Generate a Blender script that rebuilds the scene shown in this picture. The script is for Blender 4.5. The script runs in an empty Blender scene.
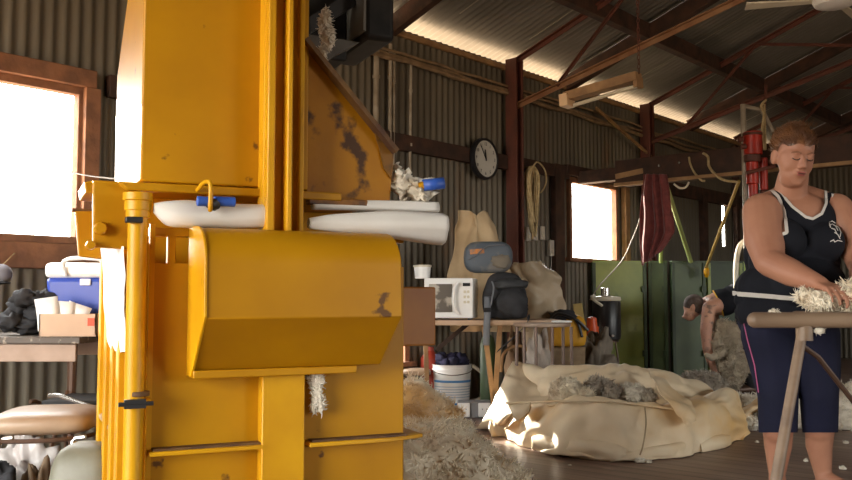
import bpy, bmesh, math, random
import numpy as np
from mathutils import Vector, Matrix, noise as mnoise
random.seed(7); np.random.seed(7)
SC = bpy.context.scene
COL = SC.collection

# ------------------------------------------------------------------ camera
CAM_H = 0.84; FOC = 900.0; HZ = 300.0
PITCH = math.atan((HZ-240.0)/FOC)
cd = bpy.data.cameras.new('camera'); cam = bpy.data.objects.new('camera', cd); COL.objects.link(cam)
cam.location = (0, 0, CAM_H); cam.rotation_euler = (math.pi/2+PITCH, 0, 0)
cd.sensor_width = 36.0; cd.lens = FOC/852.0*36.0; cd.clip_start = 0.02; cd.clip_end = 200
SC.camera = cam

# ------------------------------------------------------------------ world, sun, exposure
SC.view_settings.view_transform = 'Standard'; SC.view_settings.look = 'None'
SC.view_settings.gamma = 1.0; SC.view_settings.use_curve_mapping = False
SC.view_settings.exposure = 0.36
SKY = 15.0
GROUND = 6.5
w = bpy.data.worlds.new('world'); SC.world = w; w.use_nodes = True
nt = w.node_tree; bg = nt.nodes['Background']
tc = nt.nodes.new('ShaderNodeTexCoord'); sx = nt.nodes.new('ShaderNodeSeparateXYZ')
cr = nt.nodes.new('ShaderNodeValToRGB')
nt.links.new(tc.outputs['Generated'], sx.inputs[0])
mr = nt.nodes.new('ShaderNodeMapRange'); mr.inputs[1].default_value = -0.05; mr.inputs[2].default_value = 0.03
nt.links.new(sx.outputs['Z'], mr.inputs[0]); nt.links.new(mr.outputs[0], cr.inputs[0])
g = GROUND/SKY
cr.color_ramp.elements[0].color = (1.0*g, 0.74*g, 0.48*g, 1); cr.color_ramp.elements[1].color = (0.97, 0.97, 0.93, 1)
nt.links.new(cr.outputs[0], bg.inputs[0]); bg.inputs[1].default_value = SKY

def v3(x, y, z): return Vector((x, y, z))
def ray(px, py):
    u = (px-426.0)/FOC; v = (240.0-py)/FOC; c, s = math.cos(PITCH), math.sin(PITCH)
    return Vector((u, c-v*s, v*c+s))
O = Vector((0, 0, CAM_H))
def P(px, py, Y):
    r = ray(px, py); return O+r*(Y/r.y)
def F(px, py, z=0.0):
    r = ray(px, py); return O+r*((z-CAM_H)/r.z)
# the shed: long corrugated wall runs along E, N points into the room
TA = (1220.0-426.0)/FOC*math.cos(PITCH); AL = math.atan(TA)
E = v3(math.sin(AL), math.cos(AL), 0); N = v3(math.cos(AL), -math.sin(AL), 0)
W0 = P(484, 159, 7.9); W0.z = 0
WROT = math.atan2(E.y, E.x)
def B(s, d, z=0.0): return W0+E*s+N*d+v3(0, 0, z)
def onwall(px, py, d=0.0):
    r = ray(px, py); t = (W0+N*d-O).dot(N)/r.dot(N); p = O+r*t
    return p, (p-W0).dot(E), p.z

S0, S1, D1 = -9.5, 7.6, 11.0
ZW = onwall(500, 62)[2]; TR = 0.375
def roofz(d): return ZW+0.10+TR*(d if d < D1/2 else D1-d)
def onroof(px, py, off=0.0):
    r = ray(px, py)   # plane z = ZW+.1-off+TR*d
    A = (O-W0).dot(N); t = (ZW+0.10-off+TR*A-O.z)/(r.z-TR*r.dot(N)); p = O+r*t
    return p, (p-W0).dot(E), (p-W0).dot(N)

sd = bpy.data.lights.new('sun', 'SUN'); sun = bpy.data.objects.new('sun', sd); COL.objects.link(sun)
sd.energy = 32.0; sd.angle = 0.01; sd.color = (1.0, 0.90, 0.74)
SUNDIR = Vector((0.514, -0.842, -0.225)).normalized()
sun.rotation_euler = SUNDIR.to_track_quat('-Z', 'Y').to_euler()

def area(name, loc, dirn, sx_, sy_, energy=0, portal=True, color=(1, 1, 1)):
    l = bpy.data.lights.new(name, 'AREA'); o = bpy.data.objects.new(name, l); COL.objects.link(o)
    l.shape = 'RECTANGLE'; l.size = sx_; l.size_y = sy_; l.energy = energy; l.color = color
    o.location = loc; o.rotation_euler = dirn.to_track_quat('-Z', 'Y').to_euler()
    if portal: l.cycles.is_portal = True
    return o
# openings: (s0, s1, z0, z1) in the long wall
_a = onwall(568, 180); _b = onwall(614, 184); _c = onwall(590, 259)
WIN_R = (_a[1], _b[1], _c[2], _a[2])
_a = onwall(0, 79); _b = onwall(80, 91); _c = onwall(40, 236)
WIN_L = (_b[1]-1.55, _b[1], _c[2], (_a[2]+_b[2])/2)
SLIT = (onwall(721.5, 225)[1], onwall(725, 225)[1], onwall(723, 246)[2], onwall(723, 206)[2])
ADDED_SUN_PORT = (-1.50, -1.04, 0.36, 0.64)   # unseen opening added behind the press to put sun on the bale corner
DOOR_REAR = (0.7, 4.3, 2.6)      # d0, d1, top; in the wall behind the camera
WIN_OPP_FILL = [(-3.4, -1.4, 0.8, 2.3), (1.0, 2.5, 0.9, 2.2)]  # unseen windows opposite, sized for the fill light they let in
for i, q in enumerate([WIN_R, WIN_L, ADDED_SUN_PORT]):
    area('window_portal', B((q[0]+q[1])/2, -0.06, (q[2]+q[3])/2), N, q[1]-q[0], q[3]-q[2])
for q in WIN_OPP_FILL:
    area('window_portal', B((q[0]+q[1])/2, D1+0.06, (q[2]+q[3])/2), -N, q[1]-q[0], q[3]-q[2])
area('door_portal', B(S0-0.06, (DOOR_REAR[0]+DOOR_REAR[1])/2, DOOR_REAR[2]/2), E, DOOR_REAR[1]-DOOR_REAR[0], DOOR_REAR[2])
area('eave_portal', B((S0+S1)/2, -0.03, ZW+0.05), N, S1-S0, 0.09)

# ------------------------------------------------------------------ materials
def M(name, c, r=0.6, metal=0.0, c2=None, nscale=6.0, ndetail=4.0, lo=0.35, hi=0.65, bump=0.0, bscale=30.0, stretch=(1, 1, 1),
      c3=None, n3=3.0, lo3=0.6, hi3=0.7, sheen=0.0, emit=None, es=0.0, trans=0.0, alpha=1.0, spec=0.5, coat=0.0):
    m = bpy.data.materials.new(name); m.use_nodes = True; t = m.node_tree; b = t.nodes['Principled BSDF']
    b.inputs['Base Color'].default_value = (*c, 1); b.inputs['Roughness'].default_value = r; b.inputs['Metallic'].default_value = metal
    b.inputs['Specular IOR Level'].default_value = spec
    if coat: b.inputs['Coat Weight'].default_value = coat
    if sheen: b.inputs['Sheen Weight'].default_value = sheen
    if trans: b.inputs['Transmission Weight'].default_value = trans
    if alpha < 1: b.inputs['Alpha'].default_value = alpha
    if emit: b.inputs['Emission Color'].default_value = (*emit, 1); b.inputs['Emission Strength'].default_value = es
    co = t.nodes.new('ShaderNodeTexCoord'); mp = t.nodes.new('ShaderNodeMapping'); mp.inputs['Scale'].default_value = stretch
    t.links.new(co.outputs['Object'], mp.inputs[0])
    def noi(sc, det, l, h):
        n = t.nodes.new('ShaderNodeTexNoise'); n.inputs['Scale'].default_value = sc; n.inputs['Detail'].default_value = det
        t.links.new(mp.outputs[0], n.inputs['Vector'])
        q = t.nodes.new('ShaderNodeMapRange'); q.inputs[1].default_value = l; q.inputs[2].default_value = h
        t.links.new(n.outputs[0], q.inputs[0]); return q.outputs[0]
    cur = None
    if c2:
        mx = t.nodes.new('ShaderNodeMix'); mx.data_type = 'RGBA'; mx.inputs[6].default_value = (*c, 1); mx.inputs[7].default_value = (*c2, 1)
        t.links.new(noi(nscale, ndetail, lo, hi), mx.inputs[0]); cur = mx.outputs[2]
    if c3:
        mx = t.nodes.new('ShaderNodeMix'); mx.data_type = 'RGBA'
        if cur: t.links.new(cur, mx.inputs[6])
        else: mx.inputs[6].default_value = (*c, 1)
        mx.inputs[7].default_value = (*c3, 1)
        t.links.new(noi(n3, 6.0, lo3, hi3), mx.inputs[0]); cur = mx.outputs[2]
    if cur: t.links.new(cur, b.inputs['Base Color'])
    if bump:
        n = t.nodes.new('ShaderNodeTexNoise'); n.inputs['Scale'].default_value = bscale; n.inputs['Detail'].default_value = 5
        t.links.new(mp.outputs[0], n.inputs['Vector'])
        bp = t.nodes.new('ShaderNodeBump'); bp.inputs['Strength'].default_value = bump; bp.inputs['Distance'].default_value = 0.01
        t.links.new(n.outputs[0], bp.inputs['Height']); t.links.new(bp.outputs[0], b.inputs['Normal'])
    return m

# ------------------------------------------------------------------ mesh helpers
class MB:
    def __init__(s): s.v = []; s.f = []
    def add(s, vs, fs):
        n = len(s.v); s.v += [Vector(q) for q in vs]; s.f += [[i+n for i in f] for f in fs]; return s
    def hexa(s, p):   # 8 points: bottom 4 ccw, top 4 ccw
        return s.add(p, [(3, 2, 1, 0), (4, 5, 6, 7), (0, 1, 5, 4), (1, 2, 6, 5), (2, 3, 7, 6), (3, 0, 4, 7)])
    def box(s, c, sz, rz=0.0, R=None):
        R = R or Matrix.Rotation(rz, 3, 'Z'); c = Vector(c); h = [q/2 for q in sz]
        return s.hexa([c+R @ Vector((a*h[0], b*h[1], k*h[2])) for k in (-1, 1) for a, b in ((-1, -1), (1, -1), (1, 1), (-1, 1))])
    def frame(s, fn, a0, a1, b0, b1, z0, z1):   # box in a mapped frame fn(a, b, z)
        return s.hexa([fn(a, b, z) for z in (z0, z1) for a, b in ((a0, b0), (a1, b0), (a1, b1), (a0, b1))])
    def beam(s, p, q, w, h, up=(0, 0, 1)):
        p = Vector(p); q = Vector(q); d = (q-p).normalized(); up = Vector(up); x = d.cross(up).normalized(); y = x.cross(d)
        k = [(-w/2, -h/2), (w/2, -h/2), (w/2, h/2), (-w/2, h/2)]
        return s.hexa([a+x*i+y*j for a in (p, q) for i, j in k])
    def tube(s, pts, r, n=10, caps=True):
        pts = [Vector(p) for p in pts]; m = len(pts); rs = r if isinstance(r, (list, tuple)) else [r]*m
        vs = []; fs = []; px = None
        for i, p in enumerate(pts):
            d = (pts[min(i+1, m-1)]-pts[max(i-1, 0)]).normalized()
            if px is None:
                px = d.orthogonal().normalized()
            else:
                px = (px-d*px.dot(d)).normalized()
            y = d.cross(px)
            vs += [p+(px*math.cos(2*math.pi*k/n)+y*math.sin(2*math.pi*k/n))*rs[i] for k in range(n)]
        for i in range(m-1):
            fs += [(i*n+k, i*n+(k+1) % n, (i+1)*n+(k+1) % n, (i+1)*n+k) for k in range(n)]
        if caps: fs += [tuple(range(n-1, -1, -1)), tuple(range((m-1)*n, m*n))]
        return s.add(vs, fs)
    def lathe(s, c, prof, n=24, axis=(0, 0, 1)):   # prof [(r, h)...]
        ax = Vector(axis).normalized(); return s.tube2(c, ax, prof, n)
    def tube2(s, c, ax, prof, n):
        c = Vector(c); x = ax.orthogonal().normalized(); y = ax.cross(x); vs = []; fs = []
        for r, h in prof: vs += [c+ax*h+(x*math.cos(2*math.pi*k/n)+y*math.sin(2*math.pi*k/n))*max(r, 1e-4) for k in range(n)]
        for i in range(len(prof)-1):
            fs += [(i*n+k, i*n+(k+1) % n, (i+1)*n+(k+1) % n, (i+1)*n+k) for k in range(n)]
        fs += [tuple(range(n-1, -1, -1)), tuple(range((len(prof)-1)*n, len(prof)*n))]
        return s.add(vs, fs)
    def ell(s, c, r, n=16, m=10, R=None, wob=0.0, seed=0, ws=3.0):
        c = Vector(c); r = Vector(r) if not isinstance(r, (int, float)) else Vector((r, r, r)); vs = []; fs = []
        for i in range(m+1):
            th = math.pi*i/m
            for k in range(n):
                a = 2*math.pi*k/n; q = Vector((math.sin(th)*math.cos(a), math.sin(th)*math.sin(a), math.cos(th)))
                if wob: q = q*(1+wob*mnoise.noise(q*ws+Vector((seed*7.1, seed*3.3, 0))))
                q = Vector((q.x*r.x, q.y*r.y, q.z*r.z))
                vs.append(c+(R @ q if R else q))
        for i in range(m): fs += [(i*n+k, (i+1)*n+k, (i+1)*n+(k+1) % n, i*n+(k+1) % n) for k in range(n)]
        return s.add(vs, fs)
    def prism(s, pts, off):    # polygon points (world) extruded by vector off
        n = len(pts); off = Vector(off); pts = [Vector(p) for p in pts]
        return s.add(pts+[p+off for p in pts], [tuple(range(n-1, -1, -1)), tuple(range(n, 2*n))]+[(i, (i+1) % n, n+(i+1) % n, n+i) for i in range(n)])
    def grid(s, rows, closed=False):
        n = len(rows[0]); m = len(rows); fs = []
        for i in range(m-1):
            for k in range(n if closed else n-1):
                fs.append((i*n+k, i*n+(k+1) % n, (i+1)*n+(k+1) % n, (i+1)*n+k))
        return s.add([p for r in rows for p in r], fs)
    def build(s, name, mat, parent=None, smooth=True, bev=0.0, sub=0, solid=0.0, ang=35, merge=False, disp=None):
        me = bpy.data.meshes.new(name); off = Vector((0, 0, 0))
        q = parent
        while q is not None: off += Vector(q.location); q = q.parent
        me.from_pydata([tuple(p-off) for p in s.v], [], s.f); me.update()
        o = bpy.data.objects.new(name, me); COL.objects.link(o)
        bm = bmesh.new(); bm.from_mesh(me)
        if merge: bmesh.ops.remove_doubles(bm, verts=bm.verts, dist=1e-4)
        bmesh.ops.recalc_face_normals(bm, faces=bm.faces)
        if bev: pass
        bm.to_mesh(me); bm.free()
        if parent is not None: o.parent = parent
        if solid:
            q = o.modifiers.new('solid', 'SOLIDIFY'); q.thickness = solid; q.offset = 0
        if bev:
            q = o.modifiers.new('bevel', 'BEVEL'); q.width = bev; q.segments = 2; q.limit_method = 'ANGLE'; q.angle_limit = math.radians(30)
        if sub:
            q = o.modifiers.new('sub', 'SUBSURF'); q.levels = sub; q.render_levels = sub
        if disp:
            t = bpy.data.textures.new(name+'_tex', 'CLOUDS'); t.noise_scale = disp[1]
            q = o.modifiers.new('disp', 'DISPLACE'); q.texture = t; q.strength = disp[0]; q.texture_coords = 'GLOBAL'
        if smooth:
            me.shade_smooth()
            if not sub and ang < 180: me.set_sharp_from_angle(angle=math.radians(ang))
        if mat is not None: me.materials.append(mat)
        return o

def catmull(p, k=6, closed=False):
    p = [Vector(q) for q in p]; n = len(p); out = []
    rng = range(n) if closed else range(n-1)
    for i in rng:
        a, b, c, d = (p[(i-1) % n], p[i], p[(i+1) % n], p[(i+2) % n]) if closed else (p[max(i-1, 0)], p[i], p[i+1], p[min(i+2, n-1)])
        for j in range(k):
            t = j/k; out.append(0.5*((2*b)+(c-a)*t+(2*a-5*b+4*c-d)*t*t+(3*b-a-3*c+d)*t**3))
    if not closed: out.append(p[-1].copy())
    return out

def tag(o, label, cat, group=None, kind=None):
    o['label'] = label; o['category'] = cat
    if group: o['group'] = group
    if kind: o['kind'] = kind
    return o
def thing(name, loc, label, cat, group=None):
    o = bpy.data.objects.new(name, None); COL.objects.link(o); o.location = loc; o.empty_display_size = 0.1
    return tag(o, label, cat, group)
def struct(o): o['kind'] = 'structure'; return o
def dup(root, loc, label=None, rz=None):
    def cp(o, par):
        c = o.copy(); COL.objects.link(c); c.parent = par
        for ch in [k for k in COL.objects if k.parent == o and k is not c]: cp(ch, c)
        return c
    kids = [k for k in COL.objects if k.parent == root]
    c = root.copy(); COL.objects.link(c); c.location = loc
    if rz is not None: c.rotation_euler = (0, 0, rz)
    for k in kids: cp(k, c)
    if label: c['label'] = label
    return c

# wool locks: many small curled tapered tufts over sample points; returns verts, faces appended to MB
def locks(mb, pts, nrm, L=0.03, R=0.006, curl=0.6, seed=1, jit=0.5, seg=3):
    rnd = random.Random(seed)
    for p, nv in zip(pts, nrm):
        l = L*rnd.uniform(0.6, 1.4); r = R*rnd.uniform(0.7, 1.3)
        cn = mnoise.noise_vector(Vector(p)*(0.45/L)+Vector((seed, 0, 0)))*1.6
        d = (Vector(nv)+cn+Vector((rnd.gauss(0, jit), rnd.gauss(0, jit), rnd.gauss(0, jit)))*0.6).normalized()
        if d.dot(Vector(nv)) < 0.1: d = (d+Vector(nv)*0.6).normalized()
        l *= 0.65+0.9*max(0, mnoise.noise(Vector(p)*(0.8/L)+Vector((0, seed, 0)))+0.35)
        side = d.orthogonal().normalized(); side.rotate(Matrix.Rotation(rnd.uniform(0, 6.3), 3, d))
        q = Vector(p)-d*l*0.2; cur = []
        for i in range(seg+1):
            cur.append((q.copy(), r*(1-0.75*i/seg)))
            d = (d+side*curl*rnd.uniform(0.4, 1.2)).normalized(); q = q+d*l/seg
        vs = []; fs = []
        x = side; y = (cur[1][0]-cur[0][0]).normalized().cross(side).normalized()
        for c, rr in cur:
            for k in range(3):
                a = 2*math.pi*k/3; vs.append(c+(x*math.cos(a)+y*math.sin(a))*rr)
        for i in range(seg): fs += [(i*3+k, i*3+(k+1) % 3, (i+1)*3+(k+1) % 3, (i+1)*3+k) for k in range(3)]
        n = seg*3; fs.append((n, n+1, n+2))
        mb.add(vs, fs)

def sample_obj(o, n, seed=1):
    """random surface points of an object (modifiers applied), world space"""
    dg = bpy.context.evaluated_depsgraph_get(); dg.update(); ev = o.evaluated_get(dg); me = ev.to_mesh()
    mw = o.matrix_world; off = Vector((0, 0, 0)); q = o
    while q is not None: off += Vector(q.location); q = q.parent
    me.calc_loop_triangles(); tr = me.loop_triangles; V = np.array([tuple(v.co) for v in me.vertices])
    T = np.array([tuple(t.vertices) for t in tr]); a = V[T[:, 0]]; b = V[T[:, 1]]; c = V[T[:, 2]]
    cr_ = np.cross(b-a, c-a); ar = np.linalg.norm(cr_, axis=1)+1e-12
    rs = np.random.RandomState(seed); idx = rs.choice(len(T), n, p=ar/ar.sum()); u = rs.rand(n, 1); v = rs.rand(n, 1)
    k = (u+v > 1); u = np.where(k, 1-u, u); v = np.where(k, 1-v, v)
    pts = a[idx]+(b[idx]-a[idx])*u+(c[idx]-a[idx])*v; nr = cr_[idx]/ar[idx][:, None]
    ev.to_mesh_clear()
    return [Vector(p)+off for p in pts], [Vector(q) for q in nr]
# ================================================================== materials used
m_corr = M('weathered_corrugated_iron', (0.185, 0.158, 0.115), 0.55, 0.3, (0.105, 0.088, 0.063), 1.6, lo=0.3, hi=0.7, stretch=(1, 1, 0.3), bump=0.1, c3=(0.17, 0.09, 0.04), n3=2.2, lo3=0.62, hi3=0.75)
m_roof = M('grey_roof_iron', (0.29, 0.27, 0.235), 0.45, 0.45, (0.17, 0.16, 0.14), 1.2, lo=0.3, hi=0.7, bump=0.05)
m_rust = M('red_oxide_steel', (0.135, 0.036, 0.020), 0.65, 0.0, (0.08, 0.026, 0.016), 5.0, bump=0.15)
m_timber = M('old_dark_timber', (0.075, 0.032, 0.018), 0.8, 0.0, (0.035, 0.018, 0.011), 8.0, stretch=(1, 1, 1), bump=0.4)
m_timber2 = M('pale_timber', (0.42, 0.24, 0.10), 0.7, 0.0, (0.26, 0.14, 0.06), 8.0, bump=0.3)
m_frame = M('window_timber', (0.30, 0.13, 0.06), 0.75, 0.0, (0.18, 0.08, 0.04), 9.0, bump=0.4)

def floor_mat():
    m = bpy.data.materials.new('worn_floorboards'); m.use_nodes = True; t = m.node_tree; b = t.nodes['Principled BSDF']
    co = t.nodes.new('ShaderNodeTexCoord')
    br = t.nodes.new('ShaderNodeTexBrick'); br.inputs['Scale'].default_value = 1.0; br.inputs['Brick Width'].default_value = 3.6
    br.inputs['Row Height'].default_value = 0.11; br.inputs['Mortar Size'].default_value = 0.003; br.inputs['Mortar Smooth'].default_value = 0.3
    br.inputs['Color1'].default_value = (0.26, 0.17, 0.125, 1); br.inputs['Color2'].default_value = (0.19, 0.115, 0.09, 1); br.inputs['Mortar'].default_value = (0.012, 0.008, 0.006, 1)
    t.links.new(co.outputs['Object'], br.inputs['Vector'])
    mp = t.nodes.new('ShaderNodeMapping'); mp.inputs['Scale'].default_value = (1.2, 14, 1); t.links.new(co.outputs['Object'], mp.inputs[0])
    n = t.nodes.new('ShaderNodeTexNoise'); n.inputs['Scale'].default_value = 1.5; n.inputs['Detail'].default_value = 6; t.links.new(mp.outputs[0], n.inputs['Vector'])
    mx = t.nodes.new('ShaderNodeMix'); mx.data_type = 'RGBA'; mx.blend_type = 'MULTIPLY'; mx.inputs[0].default_value = 0.7
    q = t.nodes.new('ShaderNodeMapRange'); q.inputs[1].default_value = 0.3; q.inputs[2].default_value = 0.7; q.inputs[3].default_value = 0.6; q.inputs[4].default_value = 1.4
    t.links.new(n.outputs[0], q.inputs[0]); t.links.new(br.outputs[0], mx.inputs[6]); t.links.new(q.outputs[0], mx.inputs[7]); t.links.new(mx.outputs[2], b.inputs['Base Color'])
    b.inputs['Roughness'].default_value = 0.42
    bp = t.nodes.new('ShaderNodeBump'); bp.inputs['Strength'].default_value = 0.4; bp.inputs['Distance'].default_value = 0.004
    t.links.new(br.outputs['Fac'], bp.inputs['Height']); bp.invert = True; t.links.new(bp.outputs[0], b.inputs['Normal'])
    return m

# ================================================================== shell
me = MB(); L2 = (D1+0.8)/2
me.add([(-L2, -9, 0), (L2, -9, 0), (L2, 9, 0), (-L2, 9, 0), (-L2, -9, -0.05), (L2, -9, -0.05), (L2, 9, -0.05), (-L2, 9, -0.05)], [(0, 1, 2, 3), (7, 6, 5, 4), (0, 4, 5, 1), (1, 5, 6, 2), (2, 6, 7, 3), (3, 7, 4, 0)])
fl = me.build('floor', floor_mat(), smooth=False); fl.location = B((S0+S1)/2, D1/2, 0); fl.rotation_euler = (0, 0, math.atan2(N.y, N.x)); struct(fl)

def corr(mb, fn, u0, u1, rects, per=0.0762, amp=0.009, seg=6):
    """corrugated sheet: fn(u, w, off) -> point, rects list of (u0,u1,w0,w1)"""
    for (a, b, w0, w1) in rects:
        n = max(2, int(round((b-a)/per*seg)));
        r0 = []; r1 = []
        for i in range(n+1):
            u = a+(b-a)*i/n; o = amp*math.sin(2*math.pi*u/per); r0.append(fn(u, w0, o)); r1.append(fn(u, w1, o))
        mb.grid([r0, r1])
def holes(u0, u1, w0, w1, hs):
    out = []; cur = u0
    for (a, b, c, d) in sorted(hs):
        out.append((cur, a, w0, w1)); out.append((a, b, w0, c)); out.append((a, b, d, w1)); cur = b
    out.append((cur, u1, w0, w1)); return [q for q in out if q[1]-q[0] > 1e-3 and q[3]-q[2] > 1e-3]
mb = MB(); corr(mb, lambda u, z, o: B(u, o, z), S0, S1+0.2, holes(S0, S1+0.2, 0, ZW, [WIN_L, WIN_R, SLIT, ADDED_SUN_PORT]))
struct(mb.build('wall_left', m_corr, ang=180))
gab = lambda d: ZW+0.09+TR*(d if d < D1/2 else D1-d)
mb = MB()
r0 = []; r1 = []; n = int(D1/0.0762*6)
for i in range(n+1):
    d = D1*i/n; o = 0.009*math.sin(2*math.pi*d/0.0762); r0.append(B(S1+o, d-0.02, 0)); r1.append(B(S1+o, d-0.02, gab(d)))
mb.grid([r0, r1]); struct(mb.build('wall_far', m_corr, ang=180))
mb = MB()
for a, b, z0 in ((0, DOOR_REAR[0], 0), (DOOR_REAR[0], DOOR_REAR[1], DOOR_REAR[2]), (DOOR_REAR[1], D1, 0)):
    r0 = []; r1 = []; n = int((b-a)/0.0762*4)
    for i in range(n+1):
        d = a+(b-a)*i/n; o = 0.009*math.sin(2*math.pi*d/0.0762); r0.append(B(S0+o, d, z0)); r1.append(B(S0+o, d, gab(d)))
    mb.grid([r0, r1])
struct(mb.build('wall_rear', m_corr, ang=180))
mb = MB(); corr(mb, lambda u, z, o: B(u, D1+o, z), S0, S1, holes(S0, S1, 0, ZW+0.09, WIN_OPP_FILL), seg=4)
struct(mb.build('wall_right', m_corr, ang=180))
mb = MB()
for da, db in ((-0.42, D1/2), (D1/2, D1+0.4)):
    r0 = []; r1 = []; n = int((S1-S0+0.6)/0.0762*6)
    for i in range(n+1):
        s = S0-0.3+(S1-S0+0.6)*i/n; o = 0.013*math.sin(2*math.pi*s/0.0762); r0.append(B(s, da, roofz(da)+o)); r1.append(B(s, db, roofz(db)+o))
    mb.grid([r0, r1])
struct(mb.build('ceiling', m_roof, ang=180))
# sheet lap strips are part of the ceiling look: slightly raised laps
m_lap = M('roof_lap_edge', (0.42, 0.38, 0.30), 0.4, 0.5)
for i in range(12):
    s = -4.6+i*0.99
    mb = MB(); mb.beam(B(s, 0.25, roofz(0.25)-0.012), B(s, D1/2, roofz(D1/2)-0.012), 0.012, 0.004)
    o = mb.build('trim_%d' % (i+1), m_lap); struct(o)

# windows: dusty glass panes and timber frames
m_glass = M('dusty_glass', (0.9, 0.9, 0.85), 0.05, 0, alpha=0.06)
def window(idx, q, nmull):
    s0, s1, z0, z1 = q
    r = bpy.data.objects.new('window_%d' % idx, None); COL.objects.link(r); r.location = B((s0+s1)/2, 0, z0); struct(r)
    t = 0.045; mb = MB(); bx = lambda a, b, c, d, e, f: mb.frame(lambda s, dd, z: B(s, dd, z), a, b, c, d, e, f)
    bx(s0-0.02, s0+t*0.5, -0.03, 0.035, z0, z1); bx(s1-t*0.5, s1+0.03, -0.03, 0.035, z0, z1)
    bx(s0-0.02, s1+0.03, -0.03, 0.035, z1-t*0.5, z1+0.03)
    mb.build('window_frame', m_frame, r, bev=0.003)
    mb = MB(); bx(s0-0.08, s1+0.08, -0.04, 0.07, z0-0.04, z0); mb.build('window_sill', m_frame, r, bev=0.004)
    mb = MB(); bx(s0, s1, -0.006, -0.002, z0, z1); mb.build('pane', m_glass, r, smooth=False)
    return r
window(1, WIN_R, 0); window(2, WIN_L, 0); window(3, ADDED_SUN_PORT, 0)  # the third frames the added opening that lets sun onto the bale
# heavy rails and studs of the long wall
gz = onwall(440, 151)[2]
def rail(name, s0, s1, z, h, w_, mat, label, cat='rail', d=0.0):
    mb = MB(); mb.frame(lambda s, dd, zz: B(s, dd, zz), s0, s1, d+0.012, d+0.012+w_, z-h/2, z+h/2)
    o = mb.build(name, mat, bev=0.004); return tag(o, label, cat)
rail('wall_rail', WIN_L[1]+0.15, onwall(512, 160)[1]-0.08, gz, 0.13, 0.05, m_timber, 'dark red timber rail across the iron wall, running behind the round clock')
rail('wall_rail', onwall(512, 160)[1]+0.1, onwall(566, 178)[1]-0.03, onwall(545, 170)[2], 0.12, 0.05, m_timber, 'short dark timber rail between the red post and the far bright window')
rail('window_header', WIN_R[0]-0.12, WIN_R[1]+0.35, WIN_R[3]+0.09, 0.10, 0.06, m_timber, 'dark timber rail right above the small bright far window')
rail('window_header', WIN_L[0]-0.3, WIN_L[1]+0.06, WIN_L[3]+0.07, 0.10, 0.07, m_frame, 'brown timber rail above the large bright window beside the yellow press')
rail('window_ledge', WIN_L[0]-0.3, WIN_L[1]+1.0, WIN_L[2]-0.11, 0.14, 0.06, m_frame, 'orange-brown timber rail under the large window, above the blue and white cooler')
rail('top_plate', S0+0.1, S1-0.1, ZW-0.05, 0.045, 0.03, m_timber2, 'thin pale timber plate along the top of the long iron wall under the eave')
def stud(pxa, z0, z1, w_, mat, label, name='wall_stud', dep=0.06):
    s = onwall(pxa, 200)[1]; mb = MB(); mb.frame(lambda a, dd, zz: B(a, dd, zz), s-w_/2, s+w_/2, 0.012, 0.012+dep, z0, z1)
    return tag(mb.build(name, mat, bev=0.003), label, 'stud')
stud(85, WIN_L[2]-0.2, WIN_L[3]+0.02, 0.09, m_frame, 'pale brown timber stud at the right side of the large window')
stud(622, 0, WIN_R[3]+0.02, 0.09, m_timber2, 'sunlit timber stud at the right side of the small far window')
stud(554, 0, onwall(554, 165)[2], 0.16, m_timber, 'dark timber stud to the left of the small far window')
stud(700, 0, onwall(700, 190)[2], 0.14, m_timber, 'dark stud behind the leaning green pole, left of the narrow slit of daylight')
stud(733, 0, ZW-0.1, 0.10, m_timber, 'dark stud right of the narrow slit of daylight')
rail('wall_rail', onwall(640, 200)[1], S1-0.1, onwall(700, 195)[2], 0.16, 0.05, m_timber, 'dark timber rail on the wall beneath the long overhead beam')

# long bundle of cables and battens below the eave
def wallline(px0, py0, px1, py1, d, r, mat, n=8, sag=0.02, seed=0, out=None):
    a = onwall(px0, py0, d); b = onwall(px1, py1, d); pts = []
    rr = random.Random(seed)
    for i in range(n+1):
        t = i/n; p = a[0].lerp(b[0], t); p.z += rr.uniform(-1, 1)*sag*(0 < i < n); pts.append(p)
    return pts
m_cable = M('dusty_cable', (0.33, 0.22, 0.12), 0.7, 0, (0.2, 0.13, 0.07), 10)
m_conduit = M('grey_conduit', (0.42, 0.36, 0.28), 0.5, 0.2, (0.25, 0.2, 0.14), 8)
for k, (dy, lab) in enumerate(((0, 'uppermost dusty cable strung along the long wall under the eave'), (4, 'second dusty cable down of the bundle along the long wall under the eave'), (7, 'thick lowest dusty cable of the bundle along the long wall under the eave'))):
    pts = wallline(330, 31+dy, 500, 84+dy, 0.06, 0, None, 10, 0.012, k)+wallline(524, 91+dy, 740, 158+dy, 0.06, 0, None, 12, 0.02, k+5)
    mb = MB(); mb.tube(catmull(pts, 3), 0.012 if k < 2 else 0.02, 8)
    tag(mb.build('wall_cable', m_cable), lab, 'cable', 'cable bundle along the wall')
for k, (px, y0, y1, rad, lab) in enumerate(((376.5, 44, 176, 0.022, 'leftmost of the pale pipes standing against the wall right of the hopper'), (390.5, 44, 178, 0.015, 'thin middle pipe of the three against the wall right of the hopper'), (394, 50, 180, 0.013, 'rightmost of the three clustered thin pipes right of the hopper'), (411, 64, 172, 0.012, 'single thin pipe hanging down the wall above the blue-tipped wool bundle'))):
    a = onwall(px, y0, 0.05)[0]; b = onwall(px-1, y1, 0.05)[0]; mb = MB(); mb.tube([a, (a+b)/2+v3(0, 0, 0), b], rad, 10)
    for q in (0.25, 0.75):
        mb.tube([a.lerp(b, q)+v3(0, 0, 0.012), a.lerp(b, q)-v3(0, 0, 0.012)], rad*1.35, 10)
    tag(mb.build('wall_pipe', m_conduit), lab, 'pipe', 'pipes down the wall beside the hopper')

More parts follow.
